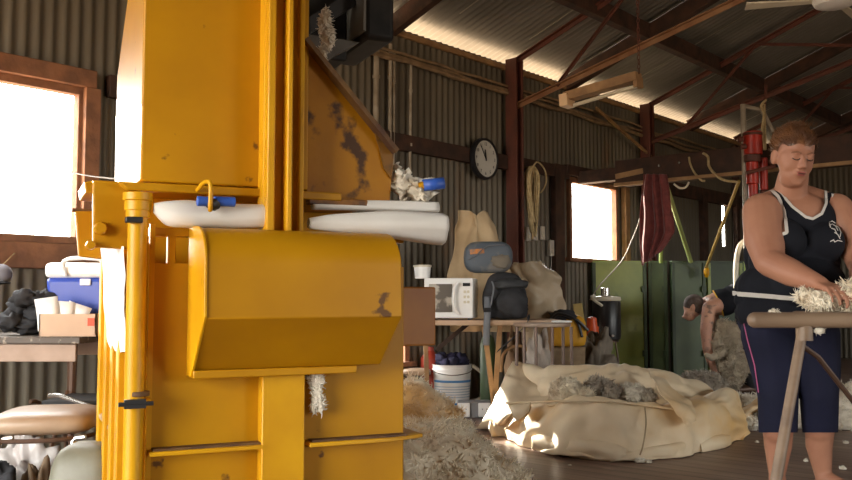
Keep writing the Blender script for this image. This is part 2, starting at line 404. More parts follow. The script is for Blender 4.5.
# ------------------------------------------------------------------ posts, trusses, rafters
def post(px, label, wz=0.115):
    p, s, z = onwall(px, 200, 0.12); s_ = s
    r = thing('steel_post', B(s_, 0.12), label, 'post', 'red steel posts')
    mb = MB(); f = lambda a, dd, zz: B(a, dd, zz)
    mb.frame(f, s_-wz/2, s_-wz/2+0.02, 0.04, 0.16, 0, ZW+0.02); mb.frame(f, s_+wz/2-0.02, s_+wz/2, 0.04, 0.16, 0, ZW+0.02)
    mb.frame(f, s_-wz/2+0.02, s_+wz/2-0.02, 0.09, 0.11, 0, ZW+0.02); mb.build('shaft', m_rust, r, bev=0.003)
    mb = MB(); mb.frame(f, s_-wz/2-0.03, s_+wz/2+0.03, 0.02, 0.22, 0, 0.015); mb.build('base_plate', m_rust, r)
    return s_
sp1 = post(517, 'red steel post against the wall between the round clock and the hanging rope')
sp2 = post(650, 'red steel post rising behind the overhead beam above the towel')
def truss(s, label, first):
    r = thing('roof_truss', B(s, 0.1, ZW-0.4), label, 'truss', 'thin red steel roof trusses')
    top = lambda d: ZW-0.02+TR*d; bot = lambda d: ZW-0.42+0.25*d
    def ch(nm, d0, z0, d1, z1, w_=0.042, mat=m_rust, ds=0):
        mb = MB(); mb.beam(B(s+ds, d0, z0), B(s+ds, d1, z1), w_, 0.008); mb.beam(B(s+ds+w_/2, d0, z0-w_/2), B(s+ds+w_/2, d1, z1-w_/2), 0.008, w_)
        mb.build(nm, mat, r)
    H = D1/2
    ch('top_chord', 0.05, top(0.05), H, top(H)); ch('top_chord', D1-0.05, top(0.05), H, top(H))
    mt = m_rust if not first else M('pale_angle_iron', (0.36, 0.2, 0.1), 0.6, 0, (0.25, 0.11, 0.05), 6)
    ch('bottom_chord', 0.1, bot(0.1), H, bot(H), 0.042, mt); ch('bottom_chord', D1-0.1, bot(0.1), H, bot(H), 0.042, mt)
    for a, b in ((1.35, 0.55), (1.35, 2.6), (3.3, 2.3), (3.3, 4.7)):
        ch('web', a, top(a), b, bot(b), 0.024); ch('web', D1-a, top(a), D1-b, bot(b), 0.024)
    return r
truss(sp1, 'roof truss with a pale bottom bar, springing from the post beside the clock', True)
truss(sp2, 'all-red roof truss springing from the post behind the overhead beam', False)
truss(sp2+(sp2-sp1), 'farthest roof truss, half hidden above the woman', False)
def rafter(s, label, w_=0.07):
    r = MB()
    for a, b in ((0.0, D1/2), (D1, D1/2)):
        r.beam(B(s, a, ZW+TR*0.0-0.02), B(s, b, ZW-0.02+TR*D1/2), w_, 0.14)
    tag(r.build('timber_rafter', m_timber, bev=0.004), label, 'rafter', 'dark timber rafters')
ra = onroof(400, 18, 0.1)[1]; rb = onroof(600, 62, 0.1)[1]; rc = onroof(720, 108, 0.1)[1]
rafter(ra, 'dark timber rafter nearest the yellow press, above the black motor box')
rafter(rb, 'dark timber rafter behind the hanging batten light', 0.09)
rafter(rc, 'dark timber rafter above the towel end of the overhead beam')
rafter(2*rc-rb, 'dark timber rafter high behind the woman, farthest of all')
pd = (onroof(605, 0, 0.12)[2]+onroof(852, 137, 0.12)[2])/2
mb = MB(); mb.beam(B(S0, pd, roofz(pd)-0.12), B(S1, pd, roofz(pd)-0.10), 0.09, 0.15); tag(mb.build('roof_purlin', m_timber, bev=0.005), 'heavy dark timber purlin crossing under the roof iron toward the far end', 'purlin')
# diagonal pale brace on the wall right of the clock window
a = onwall(596, 108, 0.12)[0]; b = onwall(655, 160, 0.12)[0]
mb = MB(); mb.beam(a, b, 0.02, 0.03); tag(mb.build('wall_brace', m_timber2), 'thin pale diagonal brace below the eave, above the far window', 'brace')
print('PD', pd, 'S', sp1, sp2, ra, rb, rc, 'ZW', ZW, 'WIN', WIN_L, WIN_R, SLIT, 'gz', gz)
# ================================================================== the yellow wool press
m_yel = M('yellow_press_paint', (0.50, 0.235, 0.003), 0.42, 0, (0.38, 0.165, 0.003), 2.5, lo=0.35, hi=0.7, c3=(0.12, 0.05, 0.01), n3=11.0, lo3=0.69, hi3=0.73, bump=0.03, bscale=12, spec=0.3)
m_yel_bright = M('bright_yellow_paint', (0.66, 0.34, 0.005), 0.4, 0, (0.55, 0.26, 0.004), 4, c3=(0.2, 0.09, 0.01), n3=14.0, lo3=0.70, hi3=0.77, spec=0.35)
m_yel_worn = M('rusty_yellow_paint', (0.42, 0.17, 0.006), 0.55, 0, (0.33, 0.12, 0.006), 5, c3=(0.06, 0.025, 0.012), n3=5.0, lo3=0.5, hi3=0.6, bump=0.1)
m_blackm = M('black_paint', (0.02, 0.02, 0.022), 0.45)
m_blue = M('blue_tape', (0.03, 0.10, 0.45), 0.45)
m_dkrust = M('greasy_rust', (0.07, 0.03, 0.015), 0.7, 0, (0.16, 0.08, 0.02), 14, bump=0.3)
TH = math.radians(25); U = v3(math.cos(TH), math.sin(TH), 0); Wb = v3(-math.sin(TH), math.cos(TH), 0)
A0 = P(140, 181, 2.5); A0.z = 0
def Lp(a, b, z): return A0+U*a+Wb*b+v3(0, 0, z)
def pa(px, py, b=0.0):
    r = ray(px, py); t = (A0+Wb*b-O).dot(Wb)/r.dot(Wb); p = O+r*t
    return (p-A0).dot(U), p.z
PR = thing('wool_press', Lp(0.45, 0.3, 0), 'tall yellow steel wool press with a bulging round front cover and open sacking', 'press')
def ppoly(pts, b0, b1, name, mat, bev=0.004, parent=PR, ref=None):
    """front-plane polygon given as (px, py), thick from depth b0 (front) to b1"""
    q = [pa(x, y, b0 if ref is None else ref) for x, y in pts]
    mb = MB(); mb.prism([Lp(a, b0, z) for a, z in q], Wb*(b1-b0)); return mb.build(name, mat, parent, bev=bev)
# upper box with side slanting forward near the top
aL, zB = pa(140, 181); aC, _ = pa(308, 190); _, z47 = pa(117, 47, 0.65); z47 = O.z+(300-47)/900*3.15*1.0
side = [(0, zB), (0.66, zB), (0.66, 1.62), (0.12, 2.02), (0.0, 2.12)]
mb = MB(); mb.prism([Lp(aL, b, z) for b, z in side], U*(aC-aL)); mb.build('upper_box', m_yel, PR, bev=0.006)
# bottom flange strips of upper box
ppoly([(118, 181), (342, 193), (342, 201), (128, 190)], -0.02, 0.02, 'upper_flange', m_yel)
# hopper wing to the right of the column
ppoly([(306, 40), (392, 148), (394, 156), (390, 203), (306, 198)], 0.02, 0.60, 'hopper_wing', M('stained_yellow_paint', (0.44, 0.19, 0.004), 0.5, 0, (0.33, 0.125, 0.004), 3.0, c3=(0.07, 0.03, 0.010), n3=7.0, lo3=0.585, hi3=0.64, spec=0.3, bump=0.1), ref=0.02)
a1, z1 = pa(304, 40, 0.0); a2, z2 = pa(395, 152, 0.0)
mb = MB(); mb.beam(Lp(a1, 0.0, z1), Lp(a2, 0.0, z2), 0.05, 0.014, up=(U+v3(0, 0, 0.9))); mb.build('wing_edge', m_dkrust, PR)
q = [pa(x, y, 0.012) for x, y in ((318, 56), (395, 152), (391, 200), (372, 198), (376, 160), (352, 118), (338, 92))]
mb = MB(); q = [pa(x, y, 0.012) for x, y in ((372, 122), (394, 152), (391, 178), (384, 168), (379, 146))]; mb.prism([Lp(a, 0.012, z) for a, z in q], Wb*0.008); mb.build('worn_patch', M('flaking_rusty_paint', (0.20, 0.085, 0.006), 0.6, 0, (0.06, 0.028, 0.012), 11, lo=0.48, hi=0.56, bump=0.2), PR)
ppoly([(309, 196), (368, 200), (368, 207), (309, 204)], -0.015, 0.02, 'wing_flange', m_yel_worn)
# lower box
aR, _ = pa(404, 400, 0.0); aLL, _ = pa(148, 400, 0.0); _, zT = pa(200, 240)
mb = MB(); mb.frame(Lp, aLL, aR, 0.0, 0.80, 0.02, pa(200, 268)[1]); mb.build('lower_box', m_yel, PR, bev=0.005)
# slot with bars above the left of the lower box
aS0, aS1 = pa(150, 240)[0], pa(200, 240)[0]; zS0 = pa(170, 268)[1]; zS1 = pa(170, 232)[1]
aSm = pa(404, 300)[0]
mb = MB(); mb.frame(Lp, aS0, aSm, 0.0, 0.04, zS1-0.012, zS1+0.012); mb.frame(Lp, aS0, aSm, 0.0, 0.04, zS0-0.01, zS0+0.014)
a_, _ = pa(172, 245); mb.frame(Lp, a_-0.011, a_+0.011, 0.0, 0.03, zS0, zS1); mb.build('slot_frame', m_yel, PR, bev=0.003)
mb = MB(); mb.frame(Lp, aS0+0.02, aSm-0.02, 0.42, 0.80, zS0, zB+0.0); mb.build('rear_panel', m_yel, PR)
mb = MB(); mb.frame(Lp, aS1+0.15, aSm-0.01, 0.05, 0.42, zS0, zS1); mb.build('inner_chamber', m_yel_worn, PR)
# column (channel) above and below the hood
def column(px0, px1, ptop, pbot, name, bf, flange=True):
    a0, _ = pa(px0, 200, bf); a1, _ = pa(px1, 200, bf); za = pa(px0, ptop, bf)[1]; zb = max(0.01, pa(px0, pbot, bf)[1])
    mb = MB(); w_ = a1-a0
    mb.frame(Lp, a0, a1, bf+0.045, 0.01, zb, za)
    mb.frame(Lp, a0, a0+w_*0.2, bf, bf+0.045, zb, za)
    mb.frame(Lp, a0+w_*0.48, a0+w_*0.62, bf-0.01, bf+0.045, zb, za)
    mb.frame(Lp, a0+w_*0.86, a1, bf+0.02, bf+0.045, zb, za)
    return mb.build(name, m_yel_bright, PR, bev=0.004)
column(267, 306, -60, 236, 'front_column', -0.10)
a0, _ = pa(262, 420, -0.05); a1, _ = pa(305, 420, -0.05)
mb = MB(); zc = pa(262, 370, -0.05)[1]; mb.frame(Lp, a0, a1, -0.05, 0.0, 0.0, zc); mb.build('lower_column', m_yel_bright, PR, bev=0.004)
# hood: side profile (protrusion, z) extruded along the front
hz0 = pa(262, 231, -0.05)[1]; hzm = pa(262, 318, -0.22)[1]; hzb = pa(230, 369, -0.06)[1]
aH0, _ = pa(189, 300, 0.0); aH1, _ = pa(372, 300, 0.0)
prof = [(0.0, hz0+0.005), (-0.10, hz0)]
for i in range(1, 9):
    t = i/8*math.pi/2; prof.append((-0.10-0.13*math.sin(t), hz0-0.10*(1-math.cos(t))))
prof += [(-0.235, hzm), (-0.07, hzb), (0.0, hzb)]
mb = MB(); mb.prism([Lp(aH0, b, z) for b, z in prof], U*(aH1-aH0)); mb.build('front_cover', m_yel, PR, bev=0.003)
mb = MB(); mb.frame(Lp, aH0-0.0, aH1-0.08, -0.085, 0.0, hzb-0.022, hzb-0.0); mb.build('cover_lip', m_yel, PR, bev=0.003)
prof2 = [(0.0, hz0+0.008)]+[(b*1.02, z+0.004) for b, z in prof[1:-2]]+[(-0.06, hzb-0.02), (0.0, hzb-0.02)]
mb = MB(); mb.prism([Lp(aH0-0.004, b, z) for b, z in prof2], U*0.008); mb.build('cover_end_plate', m_yel_bright, PR, bev=0.002)
# ledges on the lower front
def ledge(p0, p1, dep, name, tip=False):
    a, z = pa(*p0); b, _ = pa(*p1)
    mb = MB()
    if not tip: mb.frame(Lp, a, b, -dep, 0.0, z-0.012, z)
    else: mb.prism([Lp(a, -dep, z), Lp(b-0.05, -dep, z), Lp(b+0.06, -dep*0.2, z), Lp(b+0.06, 0.25, z), Lp(b-0.05, 0.3, z), Lp(a, 0, z)], v3(0, 0, -0.012))
    mb.build(name, m_yel_bright, PR, bev=0.002)
    mb = MB(); mb.frame(Lp, a+0.01, b-0.01, -dep+0.012, 0.0, z, z+0.006); mb.build('dust_layer', m_dkrust, PR)
ledge((147, 450), (264, 445), 0.05, 'front_ledge'); ledge((305, 441), (404, 440), 0.05, 'front_ledge', True)
# orange box sticking out on the right
a0, z0 = pa(372, 347, 0.25); a1, z1 = pa(436, 287, 0.25)
mb = MB(); mb.frame(Lp, a0-0.1, a1, 0.25, 0.55, z0, z1); mb.build('side_box', M('brown_orange_paint', (0.40, 0.15, 0.012), 0.5, 0, (0.3, 0.1, 0.01), 4), PR, bev=0.006)
# left upright pole with collars
def pole_at(px, b, r, y0, y1, name, mat, n=20):
    a, z0 = pa(px, y0, b); _, z1 = pa(px, y1, b); mb = MB(); mb.tube([Lp(a, b, z0), Lp(a, b, max(z1, 0.0))], r, n); return mb.build(name, mat, PR, bev=0.002)
pole_at(138, -0.04, 0.026, 205, 520, 'guide_pole', m_yel_bright)
pole_at(138, -0.04, 0.040, 193, 201, 'pole_cap', m_yel_bright); pole_at(138, -0.04, 0.036, 201, 211, 'pole_collar', m_yel_bright)
pole_at(138, -0.04, 0.032, 206, 218, 'pole_collar', m_yel_bright); pole_at(138, -0.04, 0.031, 391, 396, 'pole_collar', m_dkrust)
pole_at(138, -0.04, 0.034, 399, 406, 'pole_clamp', m_yel_bright)
a, z = pa(136, 404, -0.08); mb = MB(); mb.frame(Lp, a-0.03, a+0.025, -0.085, -0.07, z-0.012, z+0.012); mb.tube([Lp(a-0.045, -0.08, z), Lp(a+0.045, -0.08, z)], 0.006, 8); mb.build('clamp_bolt', m_blackm, PR)
a, z = pa(139, 220, -0.08); mb = MB(); mb.frame(Lp, a-0.035, a+0.01, -0.09, -0.06, z-0.008, z+0.008); mb.build('latch', m_blackm, PR, bev=0.003)
a, _ = pa(152, 300, -0.01); mb = MB(); mb.frame(Lp, a-0.010, a+0.004, -0.02, 0.0, 0.02, zS1+0.02); mb.build('corner_strip', m_yel_bright, PR)
# bracket plates at upper left
ppoly([(93, 180), (141, 184), (141, 250), (93, 247)], 0.02, 0.05, 'bracket_plate', m_yel, ref=0.02)
ppoly([(75, 211), (103, 211), (103, 259), (79, 256)], 0.30, 0.34, 'rear_bracket', m_yel, ref=0.3)
ppoly([(84, 182), (96, 180), (150, 183), (150, 193), (86, 193)], 0.06, 0.3, 'bracket_arm', m_yel, ref=0.06)
for px, py, r in ((101, 228, 0.018), (91, 245, 0.013)):
    a, z = pa(px, py, 0.0); mb = MB(); mb.lathe(Lp(a, 0.03, z), [(r, 0), (r, 0.03), (r*0.8, 0.035)], 8, axis=-Wb); mb.build('bolt', m_yel, PR)
a, z = pa(72, 210, 0.32); mb = MB(); mb.tube([Lp(a, 0.32, z), Lp(a+0.06, 0.32, z)], 0.006, 8); mb.build('pin', m_dkrust, PR)
# ribbed left side
for i, px in enumerate((105, 111, 117.5, 124)):
    b = 0.62-i*0.17; a, zt = pa(px, 243, b); mb = MB(); mb.frame(Lp, a-0.012, a+0.012, b-0.03, b+0.03, 0.0, 1.0); mb.build('side_rib', m_yel_bright, PR, bev=0.003)
aa = pa(124, 300, 0.11)[0]; ab = pa(105, 300, 0.62)[0]
mb = MB(); mb.hexa([Lp(a, b, z) for z in (0.0, 1.0) for a, b in ((aa+0.012, 0.0), (aLL, 0.0), (aLL, 0.72), (ab+0.012, 0.72))]); mb.build('side_panel', m_yel, PR)
mb = MB(); z = pa(110, 440, 0.3)[1]
pts = [Lp(ab-0.04, 0.72, z+0.06), Lp(aa-0.02, 0.05, z+0.0), Lp(aa+0.05, 0.05, z), Lp(ab+0.05, 0.72, z+0.06)]
q = [P(97, 412, 3.05), P(123, 446, 2.62), P(128, 438, 2.66), P(104, 406, 3.10)]
mb.prism(q, v3(0, 0, -0.012)); mb.build('side_tray', M('dusty_tray', (0.45, 0.30, 0.16), 0.8, 0, (0.33, 0.2, 0.1), 8), PR, bev=0.002)
# hook and blue tube ends at the upper flange
a, z = pa(209, 190, -0.12); mb = MB()
mb.tube(catmull([Lp(a-0.012, -0.02, z+0.01), Lp(a-0.006, -0.09, z+0.025), Lp(a+0.004, -0.12, z+0.015), Lp(a+0.004, -0.122, z-0.04), Lp(a+0.006, -0.11, z-0.055)], 5), 0.0065, 10)
mb.build('hook', m_yel_bright, PR)
for x0, x1 in ((197, 209), (214, 235)):
    a, z = pa(x0, 201, -0.10); b, _ = pa(x1, 202, -0.10); mb = MB(); mb.tube([Lp(a, -0.10, z), Lp(b, -0.10, z)], 0.014, 14); mb.build('blue_grip', m_blue, PR, bev=0.002)
mb = MB(); a, z = pa(213, 203, -0.10); mb.ell(Lp(a, -0.105, z-0.005), (0.02, 0.02, 0.016), 12, 8, wob=0.3); mb.build('black_knot', m_blackm, PR)
# black drive unit on top at the rear right
m_blk2 = M('dusty_black_steel', (0.012, 0.012, 0.012), 0.55, 0, (0.03, 0.027, 0.024), 9, spec=0.25)
a0, z0 = pa(300, 38, 0.45); a1, z1 = pa(355, -6, 0.45); a2, _ = pa(380, 20, 0.45)
mb = MB(); mb.frame(Lp, a1, a2+0.02, 0.35, 0.75, z0-0.0, z1+0.12); mb.build('motor_housing', m_blk2, PR, bev=0.02)
mb = MB(); mb.frame(Lp, a0, a1-0.01, 0.5, 0.75, z0-0.05, z1+0.12); mb.build('gear_case', m_blk2, PR, bev=0.01)
mb = MB(); mb.frame(Lp, a1-0.012, a1-0.002, 0.33, 0.76, z0+0.02, z1+0.15); mb.build('case_flange', M('grey_edge', (0.15, 0.14, 0.12), 0.5), PR)
mb = MB(); mb.beam(Lp(a0, 0.42, z0+0.02), Lp(a1-0.02, 0.42, z0+0.16), 0.03, 0.05); mb.build('cross_link', m_blackm, PR)
q = [pa(x, y, 0.42) for x, y in ((306, 34), (360, 42), (322, 62), (306, 50))]
mb = MB(); mb.prism([Lp(a, 0.42, z) for a, z in q], Wb*0.25); mb.build('motor_bracket', M('galvanised_bracket', (0.14, 0.13, 0.11), 0.5, 0.3, (0.08, 0.07, 0.06), 8), PR)
# base skid
mb = MB(); mb.frame(Lp, aLL-0.02, aR+0.02, -0.02, 0.82, 0.0, 0.03); mb.build('base_frame', m_yel_worn, PR)
# ================================================================== soft things: helpers
m_wool = M('raw_fleece', (0.88, 0.79, 0.62), 0.9, 0, (0.66, 0.52, 0.35), 9.0, lo=0.45, hi=0.68, c3=(0.70, 0.42, 0.15), n3=2.6, lo3=0.52, hi3=0.66, sheen=0.3)  # darker brown second tone stands in for shade in the wool crevices
m_woolw = M('white_fleece', (0.86, 0.81, 0.70), 0.9, 0, (0.62, 0.54, 0.42), 9.0, sheen=0.3)
m_woolg = M('grey_fleece', (0.30, 0.25, 0.20), 0.95, 0, (0.44, 0.38, 0.30), 9.0, sheen=0.2)
m_sheep = M('sheep_wool', (0.36, 0.29, 0.21), 0.95, 0, (0.50, 0.42, 0.30), 14.0, sheen=0.2)
m_canvas = M('cream_pack_canvas', (0.84, 0.70, 0.50), 0.6, 0, (0.76, 0.60, 0.39), 2.0, bump=0.15, bscale=22, c3=(0.74, 0.46, 0.18), n3=1.8, lo3=0.52, hi3=0.72)
m_pack = M('white_nylon_pack', (0.78, 0.75, 0.70), 0.5, 0, (0.66, 0.62, 0.56), 4.0, bump=0.1, bscale=15)
m_white = M('white_plastic', (0.88, 0.87, 0.85), 0.35)
m_cream = M('cream_plastic', (0.70, 0.64, 0.50), 0.4)
m_chrome = M('worn_chrome', (0.55, 0.53, 0.50), 0.25, 0.9)
m_brownm = M('brown_tube_steel', (0.10, 0.055, 0.035), 0.4, 0.3)
m_blackc = M('black_cloth', (0.018, 0.018, 0.02), 0.85, 0, (0.035, 0.035, 0.04), 12, bump=0.3, bscale=20)
m_greyc = M('grey_webbing', (0.16, 0.17, 0.19), 0.7)
m_black = M('black_plastic', (0.012, 0.012, 0.014), 0.35)
m_rope = M('pale_rope', (0.55, 0.42, 0.22), 0.85, 0, (0.4, 0.29, 0.14), 30)
m_red = M('red_machine_paint', (0.50, 0.028, 0.012), 0.35, 0, (0.3, 0.02, 0.01), 8)
m_green = M('window_lit_partition_paint', (0.29, 0.34, 0.06), 0.4, 0, (0.19, 0.25, 0.05), 2.5, c3=(0.05, 0.07, 0.03), n3=4.0, lo3=0.6, hi3=0.72)  # green lightened to carry the far window's light on the first panel
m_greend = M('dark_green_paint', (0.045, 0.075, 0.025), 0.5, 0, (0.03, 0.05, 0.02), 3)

def cloth(rows, mat, name, parent=None, k=5, solid=0.006, amp=0.012, ns=5.0, seed=0, fold=0.0, fk=14.0, sub=1):
    R1 = [catmull(r, k) for r in rows]; n = len(R1[0]); cols = [catmull([r[i] for r in R1], k) for i in range(n)]
    m = len(cols[0]); g_ = [[cols[i][j] for i in range(n)] for j in range(m)]
    out = []
    for j in range(m):
        rr = []
        for i in range(n):
            a = g_[j][max(i-1, 0)]; b = g_[j][min(i+1, n-1)]; c = g_[max(j-1, 0)][i]; d = g_[min(j+1, m-1)][i]
            nn = (b-a).cross(d-c); nn = nn.normalized() if nn.length > 1e-9 else v3(0, 0, 1)
            p = g_[j][i]; q = p*ns+v3(seed*3.7, 0, 0)
            w_ = mnoise.noise_vector(q*0.7)*0.5; rid = 1-abs(mnoise.noise(q*1.0+w_))*3.0; rid2 = 1-abs(mnoise.noise(q*2.1+w_*2+v3(5, 0, 0)))*3.0
            off = amp*(mnoise.noise(q*0.8+v3(9, 9, 9))*1.0+0.75*(max(rid, -0.4)-0.3)+0.42*(max(rid2, -0.4)-0.3))
            if fold: off += fold*math.sin(i/n*fk+2.2*mnoise.noise(q*0.5))
            pp = p+nn*off; pp.z = max(pp.z, 0.006); rr.append(pp)
        out.append(rr)
    mb = MB(); mb.grid(out); return mb.build(name, mat, parent, solid=solid, sub=sub, ang=180)

def lump(name, c, r, mat, parent=None, wob=0.35, ws=2.5, seed=0, n=40, m=26, floor=True, R=None):
    mb = MB(); mb.ell(c, r, n, m, wob=wob, seed=seed, ws=ws, R=R)
    if floor: mb.v = [Vector((p.x, p.y, max(p.z, 0.004))) for p in mb.v]
    return mb.build(name, mat, parent, ang=180)
def fleece(name, blobs, mat, n, L, R, seed=1, parent=None, curl=0.6, base=None, jit=0.5):
    """a lumpy core with curled locks all over, one object"""
    mb = MB(); tmp = MB()
    for i, (c, r) in enumerate(blobs): tmp.ell(c, r, 28, 18, wob=0.3, seed=seed+i, ws=2.6)
    tmp.v = [Vector((p.x, p.y, max(p.z, 0.004))) for p in tmp.v]
    o = tmp.build('tmp', None); pts, nr = sample_obj(o, n, seed); bpy.data.objects.remove(o)
    mb.add(tmp.v, tmp.f)
    inside = []
    keep = [(p, q) for p, q in zip(pts, nr) if p.z > 0.01]
    locks(mb, [k[0] for k in keep], [k[1] for k in keep], L, R, curl, seed, jit)
    return mb.build(name, mat, parent, ang=180)

# ------------------------------------------------------------------ sacking on the press
def sack_tube(px, py, b, r, name, mat, lab, squash=0.8, seed=0):
    pass
pts = [pa(x, y, -0.03) for x, y in ((306, 224), (330, 224), (365, 225), (400, 226), (439, 228.5))]
rad = [0.014, 0.025, 0.036, 0.042, 0.047]
def roll(pts, rad, b, name, mat, n=28, open_end=True, seed=0, sq=1.0):
    cen = catmull([Lp(a, b, z) for a, z in pts], 8); rs = [v.x for v in catmull([v3(r, 0, 0) for r in rad], 8)]
    rows = []
    for i, (c, r) in enumerate(zip(cen, rs)):
        row = []
        for k in range(n):
            a = 2*math.pi*k/n; rr = r*(1+0.16*mnoise.noise(v3(math.cos(a)*1.6+seed, math.sin(a)*1.6, i*0.09))+0.05*math.sin(3*a+i*0.2))
            row.append(c+Wb*rr*math.cos(a)*sq+v3(0, 0, 1)*rr*math.sin(a))
        rows.append(row)
    mb = MB(); mb.grid(rows, closed=True); return mb
mb = roll(pts, rad, -0.055, 'x', m_pack); o = mb.build('wool_pack_roll', m_pack, solid=0.003, ang=180)
tag(o, 'thick roll of white sacking sticking out to the right above the yellow front cover', 'sacking', 'white sacking around the press mouth')
q0 = [pa(x, y, 0.12) for x, y in ((300, 209), (350, 209), (422, 211))]
mb = roll(q0, [0.012, 0.014, 0.016], 0.0, 'x', m_pack, seed=4); tag(mb.build('wool_pack_roll', m_pack, solid=0.003, ang=180), 'thin grey-white fold of sacking behind the thick roll, right of the column', 'sacking', 'white sacking around the press mouth')
q0 = [pa(x, y, -0.02) for x, y in ((152, 209), (164, 214), (180, 216), (215, 217), (266, 217))]
mb = roll(q0, [0.012, 0.030, 0.036, 0.034, 0.033], -0.055, 'x', m_pack, seed=9, sq=0.8); tag(mb.build('wool_pack_roll', m_pack, solid=0.003, ang=180), 'fold of white sacking left of the column, crumpled at its left end', 'sacking', 'white sacking around the press mouth')
# white cloth hanging at the left side of the press
rows = []
for j, (y, x0, x1) in enumerate(((246, 103, 124), (275, 104, 124), (310, 104, 125), (338, 106, 125), (352, 112, 124))):
    rows.append([P(x0+(x1-x0)*t, y+(2 if t == 0.5 and j == 4 else 0), 2.47+0.01*math.sin(t*7)+0.27*(1-t)) for t in (0, 0.25, 0.5, 0.75, 1)])
o = cloth(rows, M('sunlit_white_cloth', (0.85, 0.83, 0.8), 0.8), 'hanging_cloth', amp=0.006, ns=8, solid=0.003)
tag(o, 'sunlit white cloth hanging down the ribbed left side of the press', 'cloth')
# wool caught on the press
def tuft(px, py, Y, rx, rz, n, lab, name='wool_tuft', mat=m_woolw, L=0.02, seed=1, blobs=None, grp='wool tufts caught on the press'):
    c = P(px, py, Y); bl = blobs or [(c, (rx, rx*0.7, rz))]
    o = fleece(name, bl, mat, n, L, 0.0035, seed); return tag(o, lab, 'wool', grp)
Yp = Lp(*[pa(316, 390, -0.01)[0]], -0.03, 0).y
bl = [(P(316, 381, Yp), (0.022, 0.012, 0.03)), (P(317, 395, Yp), (0.015, 0.012, 0.035)), (P(314, 406, Yp), (0.010, 0.01, 0.02)), (P(321, 406, Yp), (0.009, 0.01, 0.018))]
tuft(0, 0, 0, 0, 0, 500, 'white tuft of wool dangling under the yellow front cover, right of the column', blobs=bl, seed=3, L=0.014)
Ym = Lp(pa(322, 30, 0.3)[0], 0.33, 0).y
bl = [(P(325, 24, Ym), (0.02, 0.02, 0.05)), (P(328, 38, Ym), (0.022, 0.02, 0.04)), (P(323, 53, Ym), (0.010, 0.01, 0.04))]
tuft(0, 0, 0, 0, 0, 500, 'ragged white tuft of wool stuck on the black motor unit', blobs=bl, seed=5, L=0.016)
Yc = Lp(pa(400, 190, 0.05)[0], 0.05, 0).y
# crumpled white bundle with the blue tube
def ruffle(c, n, r, mat, name, seed):
    rnd = random.Random(seed); mb = MB()
    for i in range(n):
        a = rnd.uniform(0, 6.28); d = Vector((math.cos(a), rnd.uniform(-0.6, 0.6), math.sin(a)*0.8)).normalized(); s_ = d.orthogonal().normalized(); s_.rotate(Matrix.Rotation(rnd.uniform(0, 6), 3, d)); l = r*rnd.uniform(0.6, 1.15)
        rows = []
        for j in range(4):
            t = j/3; wv = r*(0.16+0.62*t); rows.append([c+d*l*t+s_*wv*(k/3-1)+d.cross(s_)*0.012*math.sin(k*1.9+i+j) for k in range(7)])
        mb.grid(rows)
    mb.ell(c, r*0.45, 14, 10, wob=0.4, seed=seed); return mb.build(name, mat, solid=0.002, ang=180)
BD = thing('wool_bundle', P(410, 190, Yc), 'crumpled white bundle with a blue-tipped tube, lying over the sacking roll at the hopper corner', 'bundle')
def ruf(px, py, r, sd_, n=14):
    o = ruffle(P(px, py, Yc), n, r, m_woolw, 'crumpled_sheet', sd_)
    me_ = o.data; 
    for v in me_.vertices: v.co -= BD.location
    o.parent = BD
ruf(402, 187, 0.062, 1, 9); ruf(414, 191, 0.058, 2, 9); ruf(425, 191, 0.045, 3, 8); ruf(393, 177, 0.04, 4, 6)
mb = MB(); mb.tube([P(419, 187, Yc-0.03), P(424, 185.5, Yc-0.03)], 0.014, 12); mb.build('yellow_collar', m_yel_bright, BD)
mb = MB(); mb.tube([P(423, 185.5, Yc-0.03), P(444, 183, Yc-0.02)], 0.017, 14, caps=False); mb.build('blue_tube', m_blue, BD, solid=0.004)

# ------------------------------------------------------------------ left corner: table and what lies on it
m_tabtop = M('painted_black_table_edge', (0.10, 0.08, 0.065), 0.6, 0, (0.45, 0.38, 0.3), 25, lo=0.55, hi=0.65)
m_apron = M('pinkish_table_apron', (0.42, 0.30, 0.23), 0.6, 0, (0.33, 0.23, 0.17), 8)
ZT = 0.68
T1 = thing('work_table', v3(-2.0, 4.2, 0), 'low wooden table with a chipped black edge under the large bright window', 'table')
mb = MB(); mb.box((-1.865, 4.2, ZT-0.015), (0.73, 0.56, 0.03)); mb.build('table_top', m_tabtop, T1, bev=0.004)
for q_ in (3.95, 4.44):
    mb = MB(); mb.box((-1.865, q_, ZT-0.07), (0.68, 0.02, 0.075)); mb.build('apron', m_apron, T1, bev=0.002)
for x, y in ((-1.55, 3.97), (-2.18, 3.97), (-1.55, 4.42), (-2.18, 4.42)):
    mb = MB(); mb.tube([(x, y, 0), (x, y, ZT-0.03)], [0.014, 0.022], 10); mb.build('leg', m_brownm, T1)
